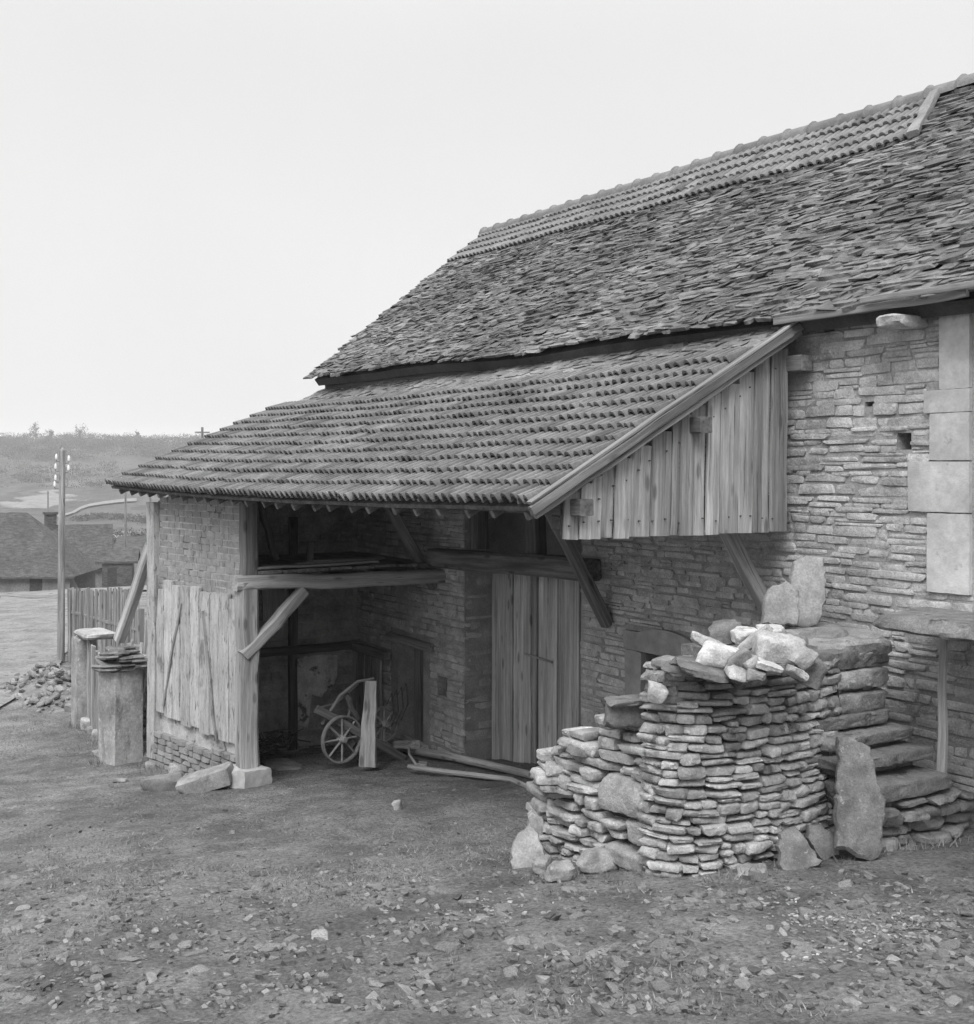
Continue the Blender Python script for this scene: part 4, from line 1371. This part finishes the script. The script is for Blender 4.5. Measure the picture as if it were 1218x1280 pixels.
for px, py, w_, h_, lab in ((100, 895, 22, 14, 'rubble stone lying left of the far pier'), (90, 884, 16, 12, 'small rubble stone between the pier and the stone heap'), (118, 912, 18, 10, 'dark flat stone in front of the board gate'),
                            (140, 946, 14, 8, 'little stone wedged at the left corner of the pillar'), (176, 946, 26, 10, 'flat grey stone between pillar and brick plinth'), (190, 955, 18, 9, 'broken stone in the grass before the plinth')):
    g = onground(px, py + h_ * .5); f = -CA * g.x + SA * g.y
    lone('yard_stone', lab, 'stone', g + Z * h_ / F * f * .35, (w_ / F * f, .14, h_ / F * f), (R.uniform(-12, 12), R.uniform(-12, 12), VD + R.uniform(-30, 30)), .85, n=(6, 5, 4))
pc = Vector((-14.68, 3.9, 0))
GP = thing('gate_pillar', 'square rendered pillar capped with layered slates by the shed corner', 'pillar', (pc.x, pc.y, -3.5))
mb = MB()
stone(mb, Vector((pc.x, pc.y, -2.98)), Vector((.966, .259, 0)), Vector((-.259, .966, 0)), Z, .2, .18, .62, k=50, rough=.03, n=(7, 7, 14), tone=1., fine=.02, chips=0, dis=.008, fr=6)
mb.build('shaft', M['pillar'], GP)
mb = MB()
for i, (z, s) in enumerate(((-2.36, .29), (-2.315, .3), (-2.27, .26), (-2.225, .24), (-2.18, .2), (-2.14, .15))):
    for k in range(3):
        stone(mb, Vector((pc.x + R.uniform(-.04, .04), pc.y + (k - 1) * s * .6, z + R.uniform(-.01, .01))), Vector((1, .1 * R.uniform(-1, 1), R.uniform(-.15, .15))).normalized(), Vector((0, 1, 0)), Z, s, s * .42, .022, k=6, rough=.14, n=(5, 3, 2), tone=R.uniform(1.1, 1.8))
mb.build('cap', M['lave'], GP)
g2 = at(105, 880, f=17.4)
G2 = thing('gate_pier', 'narrow pale pier with a flat top slab beyond the board gate', 'pier', (g2.x, g2.y, -3.65))
mb = MB(); stone(mb, Vector((g2.x, g2.y, -3.02)), Vector((1, 0, 0)), Vector((0, 1, 0)), Z, .17, .14, .66, k=40, rough=.04, n=(6, 6, 12), tone=1.0, fine=.02, chips=1); mb.build('shaft', M['pillar'], G2)
mb = MB(); stone(mb, Vector((g2.x + .28, g2.y + .1, -2.31)), Vector((1, 0, 0)), Vector((0, 1, 0)), Z, .42, .24, .04, k=12, rough=.1, n=(8, 5, 2), tone=1.1); mb.build('cap', M['pillar'], G2)
GA = thing('board_gate', 'low weathered board gate closing the gap between pillar and pier', 'gate', (-16.4, 4.0, -3.6))
mb = MB()
a = Vector((pc.x - .25, pc.y + .02, 0)); b = Vector((g2.x + .2, g2.y, 0)); n = 13
for i in range(n):
    q = a.lerp(b, (i + .5) / n)
    timber(mb, (q.x, q.y, -3.45 - .1 * i / n), (q.x, q.y, -2.38 + R.uniform(-.05, .03)), .15, .028, up=Vector((.15, 1, 0)), tone=R.uniform(.55, 1.0))
mb.build('boards', M['greywood'], GA)
for z in (-2.6, -3.2):
    mb = MB(); timber(mb, a + Vector((0, .04, z)), b + Vector((0, .04, z - .06)), .05, .09, tone=.8); mb.build('rail', M['wood'], GA)
# leaning plank on the pillar
a = at(149, 800, f=14.9); b = at(189, 682, f=14.35)
d_ = (b - a).normalized(); v_ = Vector((CA, -SA, 0)); v_ = (v_ - d_ * v_.dot(d_)).normalized()
mb = MB(); timber(mb, a, b, .11, .13, up=v_ + d_.cross(v_) * 1.1, seg=5, tone=1.2, wob=.005)
tag(mb.build('leaning_plank', M['greywood'], origin=a), 'broad pale plank leaning from the pillar top to the shed corner', 'plank')
# firewood stack behind the pillar
FWc = Vector((-15.6, 4.6, gz(-15.6, 0)))
mb = MB()
for k in range(70):
    z = gz(-15.6, 0) + .06 + (k // 7) * .125
    x = -15.0 - R.uniform(0, 1.3); yy = 4.25 + (k % 7) * .13 + R.uniform(-.04, .04)
    tube(mb, [(x, yy, z), (x + R.uniform(.4, .7), yy + R.uniform(-.06, .06), z + R.uniform(-.05, .05))], [R.uniform(.04, .065), R.uniform(.035, .06)], 7, R.uniform(.6, 1.5))
for k in range(14):
    x = -15.2 + R.uniform(-.3, .4); yy = 4.1 + R.uniform(0, .7)
    tube(mb, [(x, yy, -3.2), (x + R.uniform(-.25, .25), yy + .1, -2.05 + R.uniform(-.2, .35))], [.03, .02], 6, R.uniform(.8, 1.8))
tag(mb.build('firewood_stack', M['wood'], origin=FWc), 'untidy stack of split firewood between pillar and shed wall', 'firewood', kind='stuff')
# picket fence
pa = at(86, 800, f=24.5); pb = at(172, 795, f=21)
FC = thing('picket_fence', 'thin chestnut paling fence in front of the pale lane', 'fence', (pa.x, pa.y, gz(pa.x, 0)))
mb = MB()
n = 66
for i in range(n):
    q = pa.lerp(pb, i / (n - 1)); q += Vector((R.uniform(-.02, .02), R.uniform(-.02, .02), 0))
    zt = at(86 + 86 * i / n, 737, f=24.5 - 3.5 * i / n).z + R.uniform(-.06, .05)
    timber(mb, (q.x, q.y, gz(q.x, 0) - .05), (q.x + R.uniform(-.02, .02), q.y + R.uniform(-.02, .02), zt), .034, .025, tone=R.uniform(.6, 1.1), seg=2, up=Vector((1, .3, 0)))
mb.build('pickets', M['wood'], FC)
for z in (-2.75, -3.35):
    mb = MB(); timber(mb, (pa.x, pa.y, z - .1), (pb.x, pb.y, z), .03, .06, tone=.8); mb.build('rail', M['wood'], FC)
for t in (0, .52, 1):
    q = pa.lerp(pb, t); mb = MB(); timber(mb, (q.x, q.y + .05, gz(q.x, 0) - .1), (q.x, q.y + .05, -2.4), .12, .12, tone=.7); mb.build('post', M['wood'], FC)
# telegraph pole
pb_ = onground(76, 828)
fp = -CA * pb_.x + SA * pb_.y
TP = thing('telegraph_pole', 'tall bare wooden pole with white insulators standing by the lane', 'utility pole', pb_)
tp = at(78, 563, f=fp)
mb = MB(); tube(mb, [pb_ - Z * .2, pb_.lerp(tp, .5), tp, tp + Z * .06], [.075, .068, .058, .012], 12, .9)
mb.build('pole', M['wood'], TP)
for x, y in ((70.5, 571), (69.5, 583), (69.5, 597), (68.5, 605), (86, 573), (85.5, 585)):
    c = at(x, y, f=fp); mb = MB()
    tube(mb, [c - Z * .05, c - Z * .02, c + Z * .03, c + Z * .06], [.016, .026, .022, .01], 8)
    ins = mb.build('insulator', M['porcelain'], TP)
    mb = MB(); qq = pb_.lerp(tp, (c.z - pb_.z) / (tp.z - pb_.z)); tube(mb, [c - Z * .05, c - Z * .09, Vector((qq.x, qq.y, c.z - .1))], .009, 5); mb.build('hook', M['iron'], ins)
# thinner far poles
for px, y0_, y1_, f, lab in ((157, 616, 700, 75, 'thin grey pole among the valley buildings'), (60, 614, 640, 110, 'slender far pole rising behind the house ridge'), (253, 534, 566, 60, 'short pole top showing over the shed roof edge'), (188, 622, 690, 80, 'thin pole just left of the shed corner')):
    a = at(px, y1_, f=f); b = at(px, y0_, f=f)
    mb = MB(); g = gz(a.x, a.y) - .2
    tube(mb, [(b.x, b.y, g), (b.x, b.y, (g + b.z) / 2), b[:]], [.09, .08, .06], 8, .7)
    if px == 253: timber(mb, b + Vector((-.2, -.3, -.25)), b + Vector((.2, .3, -.25)), .06, .08)
    tag(mb.build('far_pole', M['wood'], origin=(b.x, b.y, g)), lab, 'utility pole')
# rubble heap by the lane
hc = onground(64, 868)
mb = MB()
for k in range(420):
    x = hc.x + R.gauss(-.2, .9); y = hc.y + R.gauss(0, .35)
    hh = .5 * math.exp(-((x - hc.x + .2) / 1.1) ** 2 - ((y - hc.y) / .45) ** 2)
    s = R.uniform(.025, .085)
    stone(mb, Vector((x, y, gz(x, y) + hh * R.uniform(.7, 1))), *[Vector(q) for q in ((1, 0, R.uniform(-.5, .5)), (0, 1, R.uniform(-.5, .5)), (R.uniform(-.3, .3), 0, 1))], s, s * .8, s * .5, k=3.5, rough=.25, n=(3, 3, 2), tone=R.uniform(.3, .75))
vs = []; fs = []
for i in range(16):
    for j in range(16):
        x = hc.x - 3.6 + i * .4; y = hc.y - 1.8 + j * .24
        vs.append((x, y, gz(x, y) - .05 + .5 * math.exp(-((x - hc.x + .2) / 1.1) ** 2 - ((y - hc.y) / .45) ** 2)))
fs = [(i * 16 + j, (i + 1) * 16 + j, (i + 1) * 16 + j + 1, i * 16 + j + 1) for i in range(15) for j in range(15)]
mb.add(vs, fs, .5)
tag(mb.build('rubble_heap', M['dry'], origin=hc), 'spreading heap of broken stone beside the lane', 'rubble', kind='stuff')

# ------------------------------------------------------------------ far houses
def house(lab, c, yaw, L, D, hw, hr, wm='farwall', chim=None, openings=(), hip=0):
    t = thing('village_house', lab, 'house', c)
    ax = Vector((math.cos(yaw), math.sin(yaw), 0)); ay = Vector((-ax.y, ax.x, 0)); c = Vector(c)

    def P(x, y, z): return (c + ax * x + ay * y + Z * z)[:]
    l, d = L / 2, D / 2
    mb = MB()
    v = [P(-l, -d, -2), P(l, -d, -2), P(l, d, -2), P(-l, d, -2), P(-l, -d, hw), P(l, -d, hw), P(l, d, hw), P(-l, d, hw), P(-l, 0, hw + hr), P(l - hip, 0, hw + hr)]
    mb.add(v, [(0, 1, 5, 4), (2, 3, 7, 6), (1, 2, 6, 9, 5), (3, 0, 4, 8, 7)])
    w = mb.build('wall', M[wm], t, smooth=False)
    mb = MB()
    k = 1.12; o = .35; e = hw - hr * .12
    for s in (-1, 1):
        n_ = 12
        vs = []; fs = []
        for i in range(n_ + 1):
            for j in range(6):
                q = j / 5
                x = -l - o + (L + 2 * o - (hip + o) * q * (1 if hip else 0)) * i / n_
                zz = e + (hw + hr - e) * q + .05 * nz(x, q * 3, s)
                vs.append(P(x, s * d * k * (1 - q), zz + .12)); vs.append(P(x, s * d * k * (1 - q), zz))
        for i in range(n_):
            for j in range(5):
                a = (i * 6 + j) * 2; b = a + 12
                fs += [(a, b, b + 2, a + 2), (a + 1, a + 3, b + 3, b + 1)]
            a = i * 12; fs.append((a, a + 1, a + 13, a + 12))
        for i in (0, n_):
            for j in range(5): a = (i * 6 + j) * 2; fs.append((a, a + 2, a + 3, a + 1))
        mb.add(vs, fs)
    if hip: mb.add([P(l + o, -d * k, e + .12), P(l + o, d * k, e + .12), P(l - hip, 0, hw + hr + .12)], [(0, 1, 2)])
    r = mb.build('roof', M['farroof'], t, smooth=False)
    for x, h_ in (chim or ()):
        mb = MB(); p = Vector(P(x, 0, hw + hr - .4)); box(mb, (p.x - .32, p.y - .32, p.z), (p.x + .32, p.y + .32, p.z + h_)); box(mb, (p.x - .4, p.y - .4, p.z + h_), (p.x + .4, p.y + .4, p.z + h_ + .15)); mb.build('chimney', M['farroof'], r, smooth=False)
    for x, y_, z0_, w_, h_ in openings:
        mb = MB(); v = [P(x, y_, z0_), P(x + w_, y_, z0_), P(x + w_, y_, z0_ + h_), P(x, y_, z0_ + h_)]; mb.add(v, [(0, 1, 2, 3)])
        mb.build('window', M['core'], w, smooth=False)
    return t


fh = 72
b1 = at(66, 738, f=fh)
house('low village house with a big dark roof left of the pole', (b1.x - 1.5, b1.y - 2.4, b1.z), math.radians(62), 9.0, 5.6, 1.3, 3.1, hip=3.2, chim=((-1.0, 1.0),), openings=((2.3, -2.82, .1, .7, .9), (-1.5, -2.82, .1, .7, .9)))
b2 = at(112, 734, f=80)
house('second village house with chimney partly hidden behind the first roof', (b2.x - 1, b2.y - 1.0, b2.z), math.radians(75), 4.6, 4.2, 1.5, 2.4, chim=((-1.2, 1.2),), openings=((.3, -2.12, .2, .6, .8),))
b3 = at(148, 730, f=70)
house('small dark outbuilding beside the paling fence end', b3, math.radians(70), 1.6, 1.8, 1.3, .6, wm='farroof', openings=((-.5, -.92, 0, .5, 1.0),))
b4 = at(192, 706, f=100)
house('pale walled cottage half hidden by the shed corner', (b4.x, b4.y, b4.z), math.radians(62), 5.0, 4, 1.0, 1.2, openings=((.5, -2.02, .2, .5, .6),))

# ------------------------------------------------------------------ scattered stones, gravel, grass
var = []
for i in range(14):
    mb = MB()
    stone(mb, Vector((0, 0, 0)), Vector((1, 0, 0)), Vector((0, 1, 0)), Z, .5, R.uniform(.28, .42), R.uniform(.11, .23), k=6, rough=.36, n=(9, 7, 4), tone=R.uniform(.7, 1.22), fine=.06, chips=6)
    o = mb.build('flat_stone', M['loose'])
    me = o.data; bpy.data.objects.remove(o); me.name = 'flat_stone'
    var.append(me)


def infoot(x, y):
    return (-6.85 < x < -5.15 and y > 4.3) or y > 6.1 or (x < -9 and y > 4.0) or (-5.4 < x < -4.6 and y > 5.6)


LABS = {'s': 'small stone chip scattered over the yard earth', 'm': 'flat limestone fragment lying among the yard debris', 'l': 'large flat stone half sunk in the foreground earth'}
cnt = 0
spots = []
for px, py, w_ in ((400, 1170, 40), (425, 1107, 26), (195, 1188, 24), (40, 1208, 26), (160, 1203, 34), (190, 1222, 26), (585, 1128, 36), (560, 1112, 30), (628, 1132, 40), (655, 1183, 30), (470, 1228, 26),
                   (530, 1214, 22), (232, 1183, 26), (330, 1188, 24), (245, 1220, 28), (560, 1185, 30), (700, 1180, 20), (915, 1135, 18), (940, 1133, 22), (820, 1160, 16), (830, 1185, 40), (860, 1182, 26), (775, 1205, 30),
                   (1005, 1192, 30), (1040, 1190, 34), (905, 1208, 18), (770, 1232, 30), (825, 1235, 28), (905, 1228, 20), (1065, 1135, 26), (1010, 1140, 24), (640, 1210, 36), (410, 1110, 18)):
    spots.append((px, py, w_))
while len(spots) < 285:
    py = 1090 + 180 * R.random() ** .8 if R.random() < .85 else R.uniform(985, 1100)
    px = R.uniform(-10, 1240)
    d = nz(px * .011, py * .03, 12) + nz(px * .03, py * .07, 3) * .6
    if d < -.05 and R.random() < .8: continue
    if py < 1090 and px > 620: continue
    spots.append((px, py, R.choice((6, 8, 9, 11, 13, 16, 20, 26)) * (.6 + .5 * (py - 985) / 260)))
for px, py, w_ in spots:
    g = onground(px, py)
    if infoot(g.x, g.y): continue
    f = -CA * g.x + SA * g.y
    s = w_ / F * f
    o = bpy.data.objects.new('flat_stone', R.choice(var)); COL.objects.link(o)
    o.location = (g.x, g.y, gzn(g.x, g.y) + s * R.uniform(-.05, .04))
    o.rotation_euler = (R.gauss(0, .16), R.gauss(0, .16), R.uniform(0, 6.3))
    o.scale = (s, s * R.uniform(.7, 1.15), s * R.uniform(.7, 1.25) * (.7 if s > .08 else 1))
    tag(o, LABS['s' if s < .045 else 'm' if s < .1 else 'l'], 'stone', 'stones scattered over the yard')
    cnt += 1
mb = MB()
for k in range(6000):
    py = 985 + 285 * R.random() ** .7; px = R.uniform(-20, 1240)
    d = nz(px * .011, py * .03, 12) + nz(px * .03, py * .07, 3) * .6
    if d < .0 and R.random() < .75: continue
    if py < 1090 and (px > 600 or R.random() < .65): continue
    g = onground(px, py)
    if infoot(g.x, g.y): continue
    s = R.uniform(.006, .02) * (1 if R.random() < .9 else 1.8)
    stone(mb, Vector((g.x, g.y, gzn(g.x, g.y) + s * .2)), *[Vector(q) for q in ((1, 0, R.uniform(-.4, .4)), (R.uniform(-.5, .5), 1, R.uniform(-.4, .4)), (0, 0, 1))], s, s * .75, s * .42, k=6, rough=.35, n=(2, 2, 1), tone=R.uniform(.35, 1.1), chips=2)
tag(mb.build('gravel', M['loose']), 'fine stone chips strewn over the yard', 'gravel', kind='stuff')
mb = MB()
for k in range(420):  # pale splintered litter at the right
    px, py = R.choice(((1020, 1150), (1075, 1165), (1130, 1165), (1000, 1135), (625, 1130), (1040, 1190), (1150, 1150)))
    g = onground(px + R.gauss(0, 26), py + R.gauss(0, 9))
    if infoot(g.x, g.y): continue
    a = R.uniform(0, 3.14); s = R.uniform(.004, .013) * (1 if R.random() < .9 else 1.7)
    stone(mb, Vector((g.x, g.y, gzn(g.x, g.y) + .006)), Vector((math.cos(a), math.sin(a), R.uniform(-.3, .3))), Vector((-math.sin(a), math.cos(a), 0)), Z, s, s * R.uniform(.4, .8), s * .3, k=5, rough=.3, n=(2, 2, 1), tone=R.uniform(.6, 1.2))
tag(mb.build('pale_litter', M['litter']), 'pale splinters and plaster crumbs littering the right of the yard', 'litter', kind='stuff')
mb = MB()
vs, fs, tn = [], [], []
for k in range(42000):
    if R.random() < .7:
        px, py = R.uniform(-20, 660), 900 + 260 * R.random()
    else:
        px, py = R.uniform(-20, 1240), 1060 + 220 * R.random()
    g = onground(px, py) if k % 3 == 0 else Vector((g.x + R.gauss(0, .05), g.y + R.gauss(0, .05), 0))
    if g.x < -22 or infoot(g.x, g.y): continue
    d = nz(g.x * 1.1, g.y * 1.1, 5) + .5 * nz(g.x * 4, g.y * 4, 9)
    if d < .02 + (.25 if g.x > -6.5 else 0): continue
    h_ = R.uniform(.008, .03); a = R.uniform(0, 6.28); w_ = R.uniform(.0025, .005)
    z = gzn(g.x, g.y) - .004
    dx, dy = math.cos(a), math.sin(a); ln = R.uniform(.3, 1.5) * h_
    b = R.uniform(0, 6.28)
    i = len(vs)
    vs += [(g.x - dx * w_, g.y - dy * w_, z), (g.x + dx * w_, g.y + dy * w_, z), (g.x + math.cos(b) * ln, g.y + math.sin(b) * ln, z + h_)]
    fs.append((i, i + 1, i + 2)); tn += [R.uniform(.5, 1.25)] * 3
for (ax_, ay_, bx_, by_, k_, sp_, hm_) in ((-14.2, 4.0, -11.9, 4.2, 500, .07, .12), (-14.95, 3.62, -14.4, 3.66, 260, .06, .13), (-18.2, 4.1, -15.0, 3.85, 500, .1, .14), (-6.75, 4.25, -5.5, 4.28, 260, .05, .07), (-5.15, 4.5, -4.95, 5.5, 260, .05, .07),
                                               (-16, 2.6, -19, 3.4, 900, .5, .1), (-12.6, 3.9, -12.2, 4.0, 160, .1, .1), (-4.9, 5.7, -4.85, 6.3, 120, .05, .08)):
    for _ in range(k_):
        t = R.random()
        x = ax_ + (bx_ - ax_) * t + R.gauss(0, sp_); y = ay_ + (by_ - ay_) * t + R.gauss(0, sp_)
        if nz(x * 3, y * 3, 31) < -.1: continue
        h_ = R.uniform(.25, 1) * hm_; a = R.uniform(0, 6.28); w_ = R.uniform(.002, .005); z = gzn(x, y) - .01
        i = len(vs); b = R.uniform(0, 6.28); ln = h_ * R.uniform(.2, .9)
        vs += [(x - math.cos(a) * w_, y - math.sin(a) * w_, z), (x + math.cos(a) * w_, y + math.sin(a) * w_, z), (x + math.cos(b) * ln, y + math.sin(b) * ln, z + h_)]
        fs.append((i, i + 1, i + 2)); tn += [R.uniform(.5, 1.3)] * 3
mb.add(vs, fs, tn)
tag(mb.build('grass', M['grass'], smooth=False), 'short worn grass in patches over the yard', 'grass', kind='stuff')

# ------------------------------------------------------------------ air
mb = MB()
box(mb, (-1250, -420, -22), (60, 1300, 34))
hz = mb.build('haze', M['core'], smooth=False)
hm = bpy.data.materials.new('valley_haze'); hm.use_nodes = True
nt = hm.node_tree
for n_ in list(nt.nodes):
    if n_.type != 'OUTPUT_MATERIAL': nt.nodes.remove(n_)
pv = nt.nodes.new('ShaderNodeVolumePrincipled')
pv.inputs['Color'].default_value = (1, 1, 1, 1); pv.inputs['Density'].default_value = .0005
nt.links.new(pv.outputs[0], [n_ for n_ in nt.nodes if n_.type == 'OUTPUT_MATERIAL'][0].inputs['Volume'])
hz.data.materials.clear(); hz.data.materials.append(hm)
tag(hz, 'thin grey valley haze', 'haze', kind='stuff')

# ------------------------------------------------------------------ light, camera
EL, AZ = math.radians(48), math.atan2(-.66, .7)
w = bpy.data.worlds.new('World'); SC.world = w; w.use_nodes = True
nt = w.node_tree; bg = nt.nodes['Background']
sky = nt.nodes.new('ShaderNodeTexSky'); sky.sky_type = 'NISHITA'; sky.sun_disc = False
sky.sun_elevation = EL; sky.sun_rotation = math.pi / 2 - AZ; sky.air_density = 1.5; sky.dust_density = 6
bw_ = nt.nodes.new('ShaderNodeRGBToBW'); nt.links.new(sky.outputs[0], bw_.inputs[0])
mx = nt.nodes.new('ShaderNodeMix'); mx.data_type = 'FLOAT'; mx.inputs[0].default_value = .88; mx.inputs[3].default_value = 5.85
nt.links.new(bw_.outputs[0], mx.inputs[2])
tc = nt.nodes.new('ShaderNodeTexCoord'); nn = nt.nodes.new('ShaderNodeTexNoise'); nn.inputs['Scale'].default_value = 2.2; nn.inputs['Detail'].default_value = 5
nt.links.new(tc.outputs['Generated'], nn.inputs['Vector'])
mr = nt.nodes.new('ShaderNodeMapRange'); mr.inputs[1].default_value = .3; mr.inputs[2].default_value = .7; mr.inputs[3].default_value = .96; mr.inputs[4].default_value = 1.04
nt.links.new(nn.outputs['Fac'], mr.inputs[0])
ml = nt.nodes.new('ShaderNodeMath'); ml.operation = 'MULTIPLY'; nt.links.new(mx.outputs[0], ml.inputs[0]); nt.links.new(mr.outputs[0], ml.inputs[1])
# overcast: brighter overhead than near the horizon
sx = nt.nodes.new('ShaderNodeSeparateXYZ'); nt.links.new(tc.outputs['Generated'], sx.inputs[0])
zr = nt.nodes.new('ShaderNodeMapRange'); zr.interpolation_type = 'SMOOTHSTEP'
for i, q in enumerate((.3, .9, 1.0, 2.6)): zr.inputs[i + 1].default_value = q
nt.links.new(sx.outputs['Z'], zr.inputs[0])
mz = nt.nodes.new('ShaderNodeMath'); mz.operation = 'MULTIPLY'; nt.links.new(ml.outputs[0], mz.inputs[0]); nt.links.new(zr.outputs[0], mz.inputs[1])
cc = nt.nodes.new('ShaderNodeCombineColor')
for i in range(3): nt.links.new(mz.outputs[0], cc.inputs[i])
nt.links.new(cc.outputs[0], bg.inputs['Color']); bg.inputs['Strength'].default_value = .1
sun = bpy.data.lights.new('sun', 'SUN'); sun.energy = 1.5; sun.angle = math.radians(30); sun.color = (1, 1, 1)
so = bpy.data.objects.new('sun', sun); COL.objects.link(so)
dv = Vector((math.cos(AZ) * math.cos(EL), math.sin(AZ) * math.cos(EL), math.sin(EL)))
so.rotation_euler = (-dv).to_track_quat('-Z', 'Y').to_euler(); so.location = dv * 20
cam = bpy.data.cameras.new('camera'); co = bpy.data.objects.new('camera', cam); COL.objects.link(co)
cam.sensor_fit = 'HORIZONTAL'; cam.sensor_width = 36; cam.lens = 36 * F / 1218; cam.shift_y = -(640 - HY) / 1218
cam.clip_start = .1; cam.clip_end = 4000
co.location = (0, 0, 0); co.rotation_euler = (math.pi / 2, 0, math.asin(CA))
SC.camera = co
for o in SC.objects:
    if '_root' in o: del o['_root']
SC.view_settings.view_transform = 'Standard'; SC.view_settings.look = 'None'; SC.view_settings.gamma = 1; SC.view_settings.exposure = .6
SC.cycles.use_denoising = True; SC.cycles.denoising_input_passes = 'RGB_ALBEDO_NORMAL'; SC.cycles.denoising_prefilter = 'NONE'
SC.cycles.max_bounces = 10; SC.cycles.diffuse_bounces = 8; SC.cycles.volume_bounces = 3
